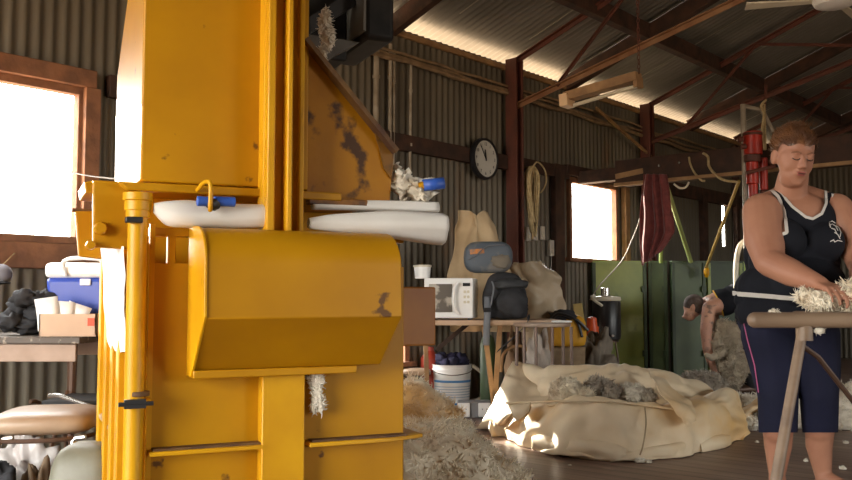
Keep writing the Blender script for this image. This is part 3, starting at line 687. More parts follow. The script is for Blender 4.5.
# cooler
m_cblue = M('blue_cooler_plastic', (0.03, 0.07, 0.42), 0.35)
xc = P(53, 300, 4.25).x
CO = thing('cooler', v3(xc+0.2, 4.3, ZT), 'blue cooler box with a white lid and handle on the table under the bright window', 'cooler')
zl = P(60, 278, 4.2).z; zt = P(60, 263, 4.2).z
mb = MB(); mb.hexa([(xc+0.02, 4.17, ZT), (xc+0.36, 4.17, ZT), (xc+0.36, 4.42, ZT), (xc+0.02, 4.42, ZT), (xc, 4.15, zl), (xc+0.38, 4.15, zl), (xc+0.38, 4.44, zl), (xc, 4.44, zl)]); mb.build('body', m_cblue, CO, bev=0.02)
mb = MB(); mb.box((xc+0.19, 4.295, (zl+zt)/2), (0.39, 0.30, zt-zl)); mb.build('lid', m_white, CO, bev=0.022)
mb = MB(); mb.tube(catmull([(xc+0.10, 4.135, zl+0.01), (xc+0.10, 4.12, zt+0.005), (xc+0.19, 4.12, zt+0.02), (xc+0.28, 4.12, zt+0.005), (xc+0.28, 4.135, zl+0.01)], 4), 0.010, 10); mb.build('handle', m_white, CO)
mb = MB(); mb.box((xc+0.19, 4.145, zl-0.02), (0.05, 0.010, 0.03)); mb.build('lid_latch', m_white, CO, bev=0.004)
# carton with papers
c0 = P(40, 320, 3.99); c1 = P(97, 320, 3.99); zb = P(40, 314, 3.99).z
CA = thing('carton', v3((c0.x+c1.x)/2, 4.05, ZT), 'small open cardboard carton at the front edge of the table, holding white papers', 'box')
m_card = M('pale_carton', (0.62, 0.45, 0.32), 0.75, 0, (0.55, 0.38, 0.27), 5)
mb = MB(); x0, x1 = c0.x, c1.x; y0, y1 = 3.98, 4.13
for a in ((x0, x1, y0, y0+0.005), (x0, x1, y1-0.005, y1), (x0, x0+0.005, y0, y1), (x1-0.005, x1, y0, y1)): mb.hexa([(a[0], a[2], ZT), (a[1], a[2], ZT), (a[1], a[3], ZT), (a[0], a[3], ZT), (a[0], a[2], zb), (a[1], a[2], zb), (a[1], a[3], zb), (a[0], a[3], zb)])
mb.box(((x0+x1)/2, (y0+y1)/2, ZT+0.003), (x1-x0, y1-y0, 0.006)); mb.build('carton_body', m_card, CA)
mb = MB(); mb.box((x1-0.022, y0-0.001, zb-0.035), (0.03, 0.003, 0.035)); mb.build('red_print', M('red_print', (0.6, 0.08, 0.03), 0.6), CA)
rnd = random.Random(3)
for i, (px, tilt, lab) in enumerate(((53, -0.2, 'leftmost white paper sheet sticking out of the carton'), (62, 0.1, 'middle white paper sheet sticking out of the carton'), (70, 0.45, 'rightmost white paper sheet leaning out of the carton'))):
    c = P(px, 304, 4.03); rows = []
    for j in range(5):
        rows.append([v3(c.x+(k/4-0.5)*0.10+tilt*0.05*j/2-0.01, 4.02+0.02*i+0.008*math.sin(k*1.3+j*0.8), ZT+0.02+(0.150+0.02*tilt*(2-k)-0.015*i)*j/4) for k in range(5)])
    mb = MB(); mb.grid(rows); tag(mb.build('paper_sheet', m_white, solid=0.001, ang=180), lab, 'paper', 'papers in the carton')
# black jumper
J = MB()
for i, (px, py, r) in enumerate(((12, 322, .06), (26, 325, .06), (14, 308, .055), (25, 298, .055), (37, 300, .05), (45, 296, .045), (46, 308, .04), (8, 318, .05), (33, 314, .06))):
    c = P(px, py, 4.12); J.ell((c.x, 4.12+0.03*(i % 3), max(c.z, ZT+r*0.72)), (r, r*1.1, r*0.72), 22, 14, wob=0.5, seed=i+20, ws=3)
tag(J.build('crumpled_jumper', m_blackc, ang=180), 'crumpled black jumper heaped on the table left of the carton', 'jumper')
# cap hanging at the window ledge
c = P(1, 274, 4.6)
cp = thing('cap', c, 'grey and black cap hanging at the picture edge above the black jumper', 'cap')
mb = MB(); mb.ell(c, (0.055, 0.055, 0.052), 18, 12); mb.build('crown', M('grey_cap_cloth', (0.22, 0.21, 0.23), 0.85), cp)
mb = MB(); mb.ell(c+v3(0.0, -0.03, -0.045), (0.06, 0.07, 0.010), 18, 8); mb.build('brim', m_blackc, cp)
mb = MB(); mb.tube([c+v3(0, 0, 0.04), v3(c.x, c.y+0.15, WIN_L[2]-0.1)], 0.003, 6); mb.build('hanging_loop', m_rope, cp)
# chairs
m_tan = M('tan_vinyl', (0.42, 0.30, 0.20), 0.42, 0, (0.34, 0.23, 0.15), 7, c3=(0.2, 0.12, 0.07), n3=8, lo3=0.66, hi3=0.72)
def pad(c, sx, sy, sz, mat, name, parent, rz=0.0):
    mb = MB(); n = 28; m = 12; vs = []
    R = Matrix.Rotation(rz, 3, 'Z')
    for i in range(m+1):
        th = math.pi*i/m-math.pi/2
        row = []
        for k in range(n):
            a = 2*math.pi*k/n; ex = 0.45
            cx = math.copysign(abs(math.cos(a))**ex, math.cos(a)); cy = math.copysign(abs(math.sin(a))**ex, math.sin(a))
            rr = max(math.cos(th), 0)**0.45; zz = math.copysign(abs(math.sin(th))**0.8, math.sin(th))
            row.append(Vector(c)+R @ Vector((cx*sx*rr, cy*sy*rr, zz*sz)))
        vs.append(row)
    mb.grid(vs, closed=True); mb.f += []
    return mb.build(name, mat, parent, ang=180)
c = P(50, 419, 3.3); CH = thing('dining_chair', v3(c.x, 3.3, 0), 'chrome-legged chair with a worn tan padded seat, in front of the low table', 'chair')
zs = c.z
pad((c.x, 3.3, zs), 0.178, 0.19, 0.042, m_tan, 'seat', CH, 0.15)
mb = MB(); k_ = [v3(c.x-0.18, 3.14, zs-0.02), v3(c.x-0.10, 3.11, zs-0.05), v3(c.x+0.15, 3.14, zs-0.045), v3(c.x+0.17, 3.45, zs-0.045), v3(c.x-0.15, 3.48, zs-0.045)]
mb.tube(catmull(k_, 6, closed=True), 0.008, 8, caps=False); mb.build('seat_frame', m_brownm, CH)
for a, b in (((c.x-0.09, 3.12, zs-0.05), (c.x-0.21, 3.02, 0)), ((c.x+0.15, 3.14, zs-0.05), (c.x+0.2, 3.04, 0)), ((c.x+0.15, 3.45, zs-0.05), (c.x+0.19, 3.58, 0)), ((c.x-0.13, 3.47, zs-0.05), (c.x-0.18, 3.6, 0))):
    a = v3(*a); b = v3(*b); mb = MB(); mb.tube(catmull([a+v3(0.04, 0.0, 0.01), a, a.lerp(b, 0.15), a.lerp(b, 0.6), b], 4), 0.0095, 10); mb.build('leg', m_chrome, CH)
# folded dark chair behind it
c = P(80, 400, 3.75); C2 = thing('folding_chair', v3(c.x, 3.75, 0), 'brown steel folding chair with a dark seat, behind the tan padded chair', 'chair')
mb = MB(); mb.box((c.x+0.02, 3.78, c.z), (0.26, 0.3, 0.02)); mb.build('seat', m_blackc, C2, bev=0.006)
for sx_ in (-0.12, 0.15):
    mb = MB(); mb.tube(catmull([v3(c.x+sx_-0.02, 3.6, c.z+0.01), v3(c.x+sx_, 3.66, c.z-0.01), v3(c.x+sx_, 3.9, c.z-0.16), v3(c.x+sx_, 3.95, 0)], 5), 0.009, 8); mb.build('leg', m_brownm, C2)
    mb = MB(); mb.tube([v3(c.x+sx_, 3.92, c.z+0.02), v3(c.x+sx_, 3.60, 0)], 0.009, 8); mb.build('leg', m_brownm, C2)
mb = MB(); mb.tube(catmull([P(49, 396, 3.6), P(60, 396, 3.58), P(78, 402, 3.56), P(96, 408, 3.55)], 5), 0.009, 8); mb.build('front_rail', m_chrome, C2)
mb = MB(); mb.tube([P(103, 405, 3.85), P(105, 375, 3.95), P(107, 340, 3.97)], 0.009, 8); mb.build('back_post', m_brownm, C2)
# grey-green padded drum
c = P(84, 448, 2.95); zt = P(84, 444, 2.95).z
ST = thing('padded_stool', v3(c.x, 2.98, 0), 'worn grey-green vinyl padded stool low beside the ribbed side of the press', 'stool')
m_gv = M('grey_green_vinyl', (0.22, 0.22, 0.17), 0.5, 0, (0.15, 0.14, 0.10), 6, bump=0.1)
pad((c.x+0.005, 2.99, zt/2+0.03), 0.105, 0.12, zt/2-0.03, m_gv, 'seat', ST)
mb = MB(); mb.box((c.x, 2.99, 0.03), (0.19, 0.2, 0.06)); mb.build('base', m_brownm, ST, bev=0.01)
# bags under the chair
c = P(14, 458, 3.35); b_ = lump('plastic_bag', v3(c.x, 3.5, 0.13), (0.13, 0.10, 0.17), M('white_plastic_bag', (0.62, 0.58, 0.55), 0.35, 0, (0.4, 0.35, 0.33), 5), wob=0.7, ws=3, seed=2); tag(b_, 'crumpled white plastic bag on the floor under the tan chair', 'bag')
c = P(3, 455, 3.3); b_ = lump('dark_bag', v3(c.x-0.02, 3.28, 0.1), (0.10, 0.07, 0.15), m_blackc, wob=0.6, seed=8); tag(b_, 'crumpled black bag at the picture edge beside the chrome chair leg', 'bag')
c = P(38, 462, 3.35); b_ = lump('brown_bag', v3(c.x, 3.36, 0.08), (0.06, 0.06, 0.15), M('brown_bag_cloth', (0.22, 0.15, 0.09), 0.8), wob=0.6, seed=11); tag(b_, 'slumped brown cloth bag behind the front chrome chair leg', 'bag')
# wire across the window
mb = MB(); mb.tube(catmull([P(-30, 112, 4.2), P(0, 133, 4.0), P(35, 158, 3.7), P(75, 173, 3.3), P(116, 179, 3.0)], 6), 0.0028, 6); tag(mb.build('thin_wire', m_conduit), 'thin sagging wire running across the large window to the press', 'wire')

# ------------------------------------------------------------------ the table by the wall
ZT2 = P(480, 320, 6.2).z
T2 = thing('trestle_table', v3(0.35, 6.4, 0), 'pale timber trestle table carrying the microwave and the backpack', 'table')
m_tt = M('pink_pale_tabletop', (0.52, 0.36, 0.25), 0.6, 0, (0.42, 0.28, 0.18), 5)
xa = P(418, 320, 6.2).x; xb = P(562, 320, 6.2).x
mb = MB(); mb.box(((xa+xb)/2, 6.42, ZT2-0.018), (xb-xa, 0.52, 0.036)); mb.build('table_top', m_tt, T2, bev=0.004)
for px0, px1, yy in ((484, 496, 6.2), (500, 493, 6.2), (425, 428, 6.62), (550, 545, 6.62)):
    a = P(px0, 323, yy); b = P(px1, 390, yy); b.z = 0.0; mb = MB(); mb.beam(v3(a.x, yy, ZT2-0.03), v3(b.x, yy, 0.0), 0.035, 0.035, up=(0, 1, 0)); mb.build('leg', m_timber2, T2, bev=0.003)
mb = MB(); mb.beam(P(436, 350, 6.6), P(470, 322, 6.6), 0.03, 0.03, up=(0, 1, 0)); mb.build('brace', m_timber, T2)
# microwave
x0 = P(424, 300, 6.2).x; x1 = P(473, 300, 6.2).x; zt = P(450, 278, 6.2).z; y0 = 6.2; y1 = 6.5; sk = 0.05
MW = thing('microwave_oven', v3((x0+x1)/2, 6.35, ZT2), 'white microwave oven with a curved handle, left on the trestle table', 'microwave')
za = ZT2+0.012; mb = MB(); mb.hexa([(x0, y0+0.02, za), (x1, y0, za), (x1+sk, y1, za), (x0+sk, y1+0.02, za), (x0, y0+0.02, zt), (x1, y0, zt), (x1+sk, y1, zt), (x0+sk, y1+0.02, zt)]); mb.build('body', m_white, MW, bev=0.008)
xm = x0+(x1-x0)*0.62
mb = MB(); mb.box(((x0+0.02+xm)/2, y0+0.004, (za+zt)/2), (xm-x0-0.05, 0.012, (zt-za)*0.70)); mb.build('door_window', M('smoky_door_glass', (0.16, 0.14, 0.12), 0.15, 0, (0.5, 0.45, 0.38), 12, lo=0.5, hi=0.6), MW)
mb = MB(); mb.tube(catmull([v3(xm+0.03, y0-0.005, zt-0.03), v3(xm+0.0, y0-0.03, zt-0.07), v3(xm-0.008, y0-0.035, (za+zt)/2), v3(xm+0.0, y0-0.03, za+0.07), v3(xm+0.03, y0-0.005, za+0.03)], 5), 0.011, 10); mb.build('door_handle', m_white, MW)
mb = MB(); mb.box((x1-0.045, y0-0.004, zt-0.045), (0.05, 0.006, 0.022)); mb.build('display', m_black, MW)
for i in range(3):
    for j in range(2):
        mb = MB(); mb.box((x1-0.057+0.024*j, y0-0.004, zt-0.095-0.035*i), (0.016, 0.006, 0.018)); mb.build('button', m_cream, MW, bev=0.002)
for dx in (0.03, -0.03+(x1-x0)):
    for dy in (0.05, 0.26):
        mb = MB(); mb.tube([(x0+dx+dy*0.12, y0+dy, ZT2), (x0+dx+dy*0.12, y0+dy, za+0.002)], 0.010, 8); mb.build('foot', m_black, MW)
# container on the microwave
c = P(421, 278, 6.33); JG = thing('storage_tub', v3(c.x+0.01, 6.34, zt), 'small white tub with a rimmed lid on top of the microwave', 'tub')
mb = MB(); mb.lathe((c.x+0.01, 6.34, zt), [(0.052, 0), (0.060, 0.08)], 20); mb.build('body', m_white, JG)
mb = MB(); mb.lathe((c.x+0.01, 6.34, zt+0.08), [(0.067, 0), (0.067, 0.012), (0.055, 0.016)], 20); mb.build('lid', m_cream, JG)
# backpack
BP = thing('backpack', v3(P(507, 300, 6.3).x, 6.32, ZT2), 'black backpack standing on the trestle table, straps hanging off the edge', 'backpack')
bx0 = P(484, 300, 6.25).x; bx1 = P(530, 300, 6.25).x; ztp = P(500, 273, 6.25).z; bc = (bx0+bx1)/2; bw = (bx1-bx0)/2
rows = []
for j, (zf, wf, df) in enumerate(((0, 0.85, 0.8), (0.08, 0.98, 1), (0.35, 1.0, 1), (0.6, 0.95, 0.95), (0.72, 0.82, 0.85), (0.88, 0.78, 0.75), (1.0, 0.5, 0.45), (1.02, 0.1, 0.1))):
    row = []
    for k in range(28):
        a = 2*math.pi*k/28; ex = 0.6; cx = math.copysign(abs(math.cos(a))**ex, math.cos(a)); cy = math.copysign(abs(math.sin(a))**ex, math.sin(a))
        nz = 1+0.10*mnoise.noise(v3(cx*2, cy*2, zf*4)); row.append(v3(bc+bw*wf*cx*nz-0.015*zf, 6.33+0.13*df*cy*nz, ZT2+0.002+zf*(ztp-ZT2)))
    rows.append(row)
mb = MB(); mb.grid(rows, closed=True); mb.f.append(tuple(range(28))); mb.build('main_bag', m_blackc, BP, sub=1, ang=180)
mb = MB(); mb.ell((bc+0.03, 6.19, ZT2+0.12), (0.11, 0.05, 0.10), 22, 14, wob=0.25, seed=3); mb.build('front_pocket', m_blackc, BP, ang=180)
mb = MB(); mb.ell((bc+0.02, 6.25, ztp-0.08), (0.13, 0.10, 0.045), 22, 12, wob=0.3, seed=5); mb.build('top_flap', M('charcoal_flap', (0.04, 0.042, 0.045), 0.7), BP, ang=180)
def strap(pts, w_, mat, parent, name, dirn=(1, 0, 0), th=0.003):
    pts = catmull(pts, 6); d = Vector(dirn).normalized()*w_/2; mb = MB(); mb.grid([[p-d for p in pts], [p+d for p in pts]]); return mb.build(name, mat, parent, solid=th, ang=180)
strap([v3(bx0+0.02, 6.18, ZT2+0.16), v3(bx0+0.015, 6.14, ZT2+0.06), v3(bx0+0.01, 6.13, ZT2-0.05), v3(bx0+0.005, 6.13, ZT2-0.17)], 0.045, m_greyc, BP, 'shoulder_strap')
mb = MB(); mb.box((bx0+0.015, 6.13, ZT2+0.07), (0.05, 0.012, 0.03)); mb.build('buckle', m_black, BP, bev=0.003)
strap([v3(bx1-0.02, 6.2, ZT2+0.03), v3(bx1-0.03, 6.13, ZT2-0.01), v3(bx1-0.11, 6.12, ZT2-0.10), v3(bx1-0.24, 6.12, ZT2-0.21)], 0.03, m_blackc, BP, 'loose_strap', (0.5, 0, 0.8))
strap([v3(bx0+0.05, 6.17, ztp-0.06), v3(bx0+0.06, 6.155, ztp-0.11), v3(bx0+0.04, 6.16, ZT2+0.1)], 0.012, m_greyc, BP, 'webbing')
# padded bag with an orange patch resting on top
m_bag = M('blue_grey_bag_cloth', (0.10, 0.12, 0.145), 0.6, 0, (0.19, 0.18, 0.17), 8, lo=0.5, hi=0.6)
cx0 = P(464, 258, 6.3).x; cx1 = P(513, 258, 6.3).x; cz0 = P(480, 273, 6.3).z; cz1 = P(480, 241, 6.3).z
SB = thing('shoulder_bag', v3((cx0+cx1)/2, 6.34, cz0), 'blue-grey padded bag with an orange patch, lying on top of the microwave and backpack', 'bag')
pad(((cx0+cx1)/2, 6.36, (cz0+cz1)/2), (cx1-cx0)/2, 0.10, (cz1-cz0)/2, m_bag, 'main_bag', SB)
mb = MB(); mb.ell((cx1-0.09, 6.27, (cz0+cz1)/2-0.03), (0.07, 0.03, 0.05), 18, 12, wob=0.3, seed=6); mb.build('side_pocket', M('grey_brown_mesh', (0.2, 0.17, 0.13), 0.8), SB, ang=180)
mb = MB(); mb.box((cx0+0.09, 6.262, cz1-0.075), (0.10, 0.008, 0.035), R=Matrix.Rotation(-0.08, 3, 'Y')); mb.build('orange_patch', M('orange_patch', (0.7, 0.25, 0.05), 0.6, 0, (0.3, 0.2, 0.15), 40), SB, bev=0.003)
mb = MB(); mb.tube(catmull([v3(cx0+0.02, 6.26, cz0+0.09), v3(cx0+0.08, 6.245, cz0+0.12), v3(cx0+0.16, 6.25, cz1-0.04), v3(cx1-0.06, 6.26, cz1-0.03)], 6), 0.004, 6); mb.build('piping', m_greyc, SB)
# draped canvas behind, hanging on the wall rail
rows = []
for y, pts in ((210, (462, 469, 476, 484, 490)), (222, (459, 468, 476, 486, 496)), (245, (454, 466, 477, 489, 503)), (275, (449, 464, 478, 493, 512)), (305, (447, 463, 482, 500, 528)), (332, (450, 466, 484, 504, 530))):
    rows.append([P(x, y-(5 if (y == 210 and x in (476, )) else 0)*-1-(0), 6.95+0.05*math.sin(i*2.1)+0.25*max(0, (275-y))/65*0.3) for i, x in enumerate(pts)])
tag(cloth(rows, M('tan_canvas', (0.60, 0.45, 0.27), 0.8, 0, (0.46, 0.33, 0.19), 3), 'canvas_sheet', amp=0.04, ns=4, fold=0.02, seed=3), 'tan canvas sheet draped in two peaks behind the microwave and bags', 'canvas')
rows = []
for y, pts in ((262, (514, 522, 534, 545)), (275, (512, 526, 542, 556)), (292, (514, 530, 546, 561)), (312, (518, 532, 548, 560)), (345, (520, 534, 548, 560))):
    rows.append([P(x, y, 7.1-0.16*math.sin(i/3*math.pi)) for i, x in enumerate(pts)])
tag(cloth(rows, M('pale_plastic_sheet', (0.60, 0.47, 0.32), 0.45, 0, (0.44, 0.34, 0.22), 4), 'plastic_sheet', amp=0.05, ns=5, seed=8), 'pale crumpled plastic sheet slumped between the backpack and the yellow bag', 'sheet')
# clock
c, s_, z_ = onwall(484, 159, 0.085); rot = Matrix((E, v3(0, 0, 1), N)).transposed()
CK = thing('wall_clock', c, 'round black-rimmed white clock on the iron wall beside the red post', 'clock')
mb = MB(); mb.lathe(c-N*0.02, [(0.178, 0), (0.185, 0.02), (0.18, 0.045), (0.160, 0.048), (0.158, 0.035)], 48, axis=N); mb.build('rim', m_black, CK, ang=50)
mb = MB(); mb.lathe(c-N*0.02, [(0.159, 0.0), (0.159, 0.038)], 48, axis=N); mb.build('face', M('clock_face', (0.62, 0.60, 0.54), 0.4), CK)
def hand(ang, l, w_, off, nm):   # clockwise from 12 as seen from the room; the room looks along -N, right-hand side is +E
    d = v3(0, 0, 1)*math.cos(ang)+E*math.sin(ang); mb = MB(); mb.beam(c+N*off-d*0.02, c+N*off+d*l, w_, 0.003, up=N); mb.build(nm, m_black, CK)
hand(math.radians(-32), 0.125, 0.008, 0.021, 'minute_hand'); hand(math.radians(-8), 0.08, 0.012, 0.024, 'hour_hand')
for i in range(12):
    a = i*math.pi/6; d = v3(0, 0, 1)*math.cos(a)+E*math.sin(a); mb = MB()
    fd = bpy.data.curves.new('numeral', 'FONT'); fd.body = str(i or 12); fd.size = 0.038; fd.align_x = 'CENTER'; fd.align_y = 'CENTER'; fd.extrude = 0.0008
    t_ = bpy.data.objects.new('tmpfont', fd); COL.objects.link(t_); dg = bpy.context.evaluated_depsgraph_get(); me_ = bpy.data.meshes.new_from_object(t_.evaluated_get(dg)); bpy.data.objects.remove(t_)
    o = bpy.data.objects.new('numeral', me_); COL.objects.link(o); o.parent = CK; o.location = d*0.128+N*0.019; o.rotation_euler = rot.to_euler(); me_.materials.clear(); me_.materials.append(m_black)
# rope coil
RP = MB(); c = onwall(529, 168, 0.12)[0]; rnd = random.Random(4)
for i in range(9):
    wv = 0.05+0.02*rnd.random(); l = 0.42+0.06*i/7+rnd.uniform(0, .2); o_ = N*(0.012*i*0.6); x = rnd.uniform(-0.02, 0.02)
    loop = [c+o_, c+E*(wv+x)+v3(0, 0, -0.08)+o_, c+E*(wv*0.8+x)+v3(0, 0, -l*0.6)+o_, c+E*x+v3(0, 0, -l)+o_, c+E*(-wv*0.8+x)+v3(0, 0, -l*0.6)+o_, c+E*(-wv+x)+v3(0, 0, -0.08)+o_]
    RP.tube(catmull(loop, 6, closed=True)+[loop[0]], 0.010, 7)
lp = [c+v3(0, 0, 0.0), c+E*0.08+v3(0, 0, 0.06), c+E*0.20+v3(0, 0, 0.0), c+E*0.22+v3(0, 0, -0.12), c+E*0.12+v3(0, 0, -0.22), c+E*0.05+v3(0, 0, -0.16)]
RP.tube(catmull([p+N*0.04 for p in lp], 6), 0.008, 7)
RP.tube(catmull([c+N*0.05, c-E*0.03+v3(0, 0, -.3)+N*0.03, c+E*0.0+v3(0, 0, -.5)+N*0.04, c-E*0.0+v3(0, 0, -.66)+N*0.03], 6), 0.010, 7)
RP.lathe(c-N*0.09+v3(0, 0, 0.01), [(0.008, 0), (0.008, 0.14), (0.014, 0.15)], 8, axis=N)
tag(RP.build('rope_coil', m_rope, ang=180), 'coil of pale rope hanging on the wall right of the red post', 'rope')
for px, py, lab in ((529, 234, 'leftmost of the three white sockets below the rope coil'), (536, 233.5, 'middle one of the three white sockets below the rope coil'), (543, 233, 'rightmost of the three white sockets below the rope coil'), (552.5, 248, 'left one of the lower pair of white sockets near the far window'), (558.5, 248, 'right one of the lower pair of white sockets near the far window')):
    c, s_, z_ = onwall(px, py, 0.05); S = thing('power_socket', c, lab, 'socket', 'white sockets on the far wall')
    h = 0.13 if py < 240 else 0.15; f = lambda a, b, z: c+E*a+N*b+v3(0, 0, z)
    mb = MB(); mb.frame(f, -0.038, 0.038, -0.045, 0.0, -h/2, h/2); mb.build('cover_plate', M('aged_white_plate', (0.55, 0.5, 0.42), 0.4), S, bev=0.004)
    mb = MB(); mb.frame(f, -0.014, 0.014, 0.0, 0.008, -h*0.3, -h*0.05); mb.build('switch', m_cream, S, bev=0.002)
# bucket
yb = 7.1; c = P(452, 404, yb); BK = thing('bucket', v3(c.x, yb, 0), 'white plastic bucket with blue stripes, heaped with dark rags', 'bucket')
ztb = P(452, 364, yb).z
mb = MB(); mb.lathe((c.x, yb, 0), [(0.128, 0), (0.132, 0.01), (0.150, ztb*0.86), (0.157, ztb*0.87), (0.157, ztb*0.90), (0.151, ztb*0.91), (0.153, ztb*0.98), (0.158, ztb), (0.150, ztb), (0.145, ztb*0.9), (0.1, ztb*0.88)], 36); mb.build('pail', m_white, BK, ang=40)
def band(h0, h1, nm, mat):
    r = lambda h: 0.1325+0.018*h/(ztb*0.86)+0.0015; mb = MB(); n = 20; a0_, a1_ = math.radians(200), math.radians(345)
    rows = [[v3(c.x+r(h)*math.cos(a0_+(a1_-a0_)*i/n), yb+r(h)*math.sin(a0_+(a1_-a0_)*i/n), h) for i in range(n+1)] for h in (h0, h1)]
    mb.grid(rows); mb.build(nm, mat, BK, ang=180, solid=0.001)
m_bl = M('blue_print', (0.10, 0.30, 0.62), 0.5)
band(0.205, 0.222, 'blue_stripe', m_bl); band(0.035, 0.05, 'blue_stripe', m_bl)
for h in (0.17, 0.15, 0.13, 0.11, 0.09): band(h, h+0.006, 'print_line', M('faded_blue_print', (0.45, 0.52, 0.62), 0.5))
mb = MB(); mb.tube(catmull([v3(c.x-0.157, yb, ztb-0.04), v3(c.x-0.12, yb-0.12, ztb-0.06), v3(c.x, yb-0.168, ztb-0.075), v3(c.x+0.12, yb-0.12, ztb-0.06), v3(c.x+0.157, yb, ztb-0.04)], 6), 0.003, 6); mb.build('handle', m_chrome, BK)
mb = MB()
for i in range(9):
    a = i*0.7; mb.ell((c.x+0.085*math.cos(a), yb+0.085*math.sin(a), ztb+0.005+0.02*(i % 3)), (0.05, 0.05, 0.04), 14, 10, wob=0.7, seed=i, ws=4)
mb.ell((c.x, yb, ztb+0.03), (0.07, 0.07, 0.05), 16, 10, wob=0.6, seed=20, ws=4)
tag(mb.build('rag_heap', M('dark_purple_rags', (0.03, 0.025, 0.075), 0.8, 0, (0.012, 0.012, 0.03), 14), ang=180), 'dark purple-blue rags heaped in the white bucket', 'rags')
# power box on the floor
c = F(474, 418); PB = thing('power_unit', v3(c.x, c.y+0.06, 0), 'low grey power box with two white faces on the floor right of the bucket', 'box')
h = 0.115; mb = MB(); mb.box((c.x+0.005, c.y+0.07, h/2), (0.235, 0.13, h)); mb.build('case', M('grey_box_paint', (0.20, 0.20, 0.21), 0.5), PB, bev=0.006)
for dx in (-0.072, 0.075):
    mb = MB(); mb.box((c.x+dx, c.y-0.002, h/2), (0.088, 0.02, h*0.86)); mb.build('white_face', m_white, PB, bev=0.006)
    mb = MB(); mb.box((c.x+dx-0.015, c.y-0.013, h*0.55), (0.004, 0.004, 0.009)); mb.box((c.x+dx+0.015, c.y-0.013, h*0.55), (0.004, 0.004, 0.009)); mb.build('socket_slot', m_black, PB)
mb = MB(); mb.tube(catmull([P(473, 366, 7.0), P(481, 372, 6.95), P(487, 383, 6.9), P(487, 393, 6.85), P(478, 400, 6.75), P(466, 405, 6.9)], 7), 0.014, 8); tag(mb.build('grey_hose', m_conduit), 'curved grey hose between the bucket and the green cylinder', 'hose')
# green cylinder below the table
x_ = P(488, 350, 6.75).x; G = thing('gas_cylinder', v3(x_, 6.75, 0), 'slim dark green gas cylinder standing under the trestle table', 'cylinder')
mb = MB(); mb.lathe((x_, 6.75, 0), [(0.055, 0), (0.06, 0.02), (0.06, 0.5), (0.045, 0.56), (0.02, 0.58)], 22); mb.build('body', m_greend, G)
mb = MB(); mb.lathe((x_, 6.75, 0.58), [(0.018, 0), (0.018, 0.05), (0.03, 0.055), (0.03, 0.07)], 12); mb.build('valve', m_chrome, G)
# low tan stool behind the wool heap and red can
c = P(416, 372, 7.0); SS = thing('low_stool', v3(c.x, 7.0, 0), 'low stool with a tan padded seat, behind the wool heap beside the press', 'stool')
pad((c.x, 7.0, c.z), 0.115, 0.12, 0.028, m_tan, 'seat', SS)
for dx in (-0.09, 0.09):
    for dy in (-0.09, 0.09): mb = MB(); mb.tube([(c.x+dx*0.8, 7.0+dy*0.8, c.z-0.02), (c.x+dx, 7.0+dy, 0)], 0.009, 8); mb.build('leg', m_brownm, SS)
c = P(430, 357, 7.18); mb = MB(); mb.lathe((c.x, 7.18, 0), [(0.07, 0), (0.075, 0.3), (0.075, 0.38), (0.03, 0.44), (0.03, 0.47)], 20); tag(mb.build('red_can', M('faded_red', (0.35, 0.04, 0.02), 0.5)), 'faded red can standing in the gloom behind the white bucket', 'can')
# oval stool
c = P(543, 325, 5.95); OS = thing('oval_stool', v3(c.x, 5.98, 0), 'tall stool with an oval pale seat and brown steel legs behind the canvas bale', 'stool')
mb = MB(); n = 40; sx_ = 29*5.95/900; prof = [(0.85, -0.028), (0.97, -0.024), (1, -0.012), (0.98, -0.002), (0.5, 0.0), (0.02, 0.0)]
rows = [[v3(c.x+sx_*r*math.cos(2*math.pi*k/n), 6.0+0.15*r*math.sin(2*math.pi*k/n), c.z+0.014+h_) for k in range(n)] for r, h_ in prof]; mb.grid(rows, closed=True); mb.f.append(tuple(range(n)))
mb.build('seat', M('worn_pale_seat', (0.42, 0.33, 0.26), 0.5, 0, (0.3, 0.2, 0.14), 9), OS, ang=50)
for px, yy in ((517, 5.95), (536, 5.88), (552, 5.87), (571, 5.96)):
    x_ = P(px, 330, yy).x; mb = MB(); mb.tube([(x_, yy, c.z-0.012), (x_+(x_-c.x)*0.06, yy, 0)], 0.011, 8); mb.build('leg', m_brownm, OS)
for px in (524, 563):
    x_ = P(px, 330, 6.11).x; mb = MB(); mb.tube([(x_, 6.11, c.z-0.012), (x_, 6.11, 0)], 0.011, 8); mb.build('leg', m_brownm, OS)
mb = MB(); mb.tube([v3(c.x+2*sx_*0.46*math.cos(a*math.pi/12), 6.0+0.13*math.sin(a*math.pi/12), 0.22) for a in range(25)], 0.007, 6); mb.build('foot_ring', m_brownm, OS)
q = P(562, 321, 5.95); o = pad((q.x, 5.97, c.z+0.022), 0.066, 0.06, 0.008, m_white, 'folded_paper', None); tag(o, 'small folded white paper lying on the right end of the oval stool', 'paper')
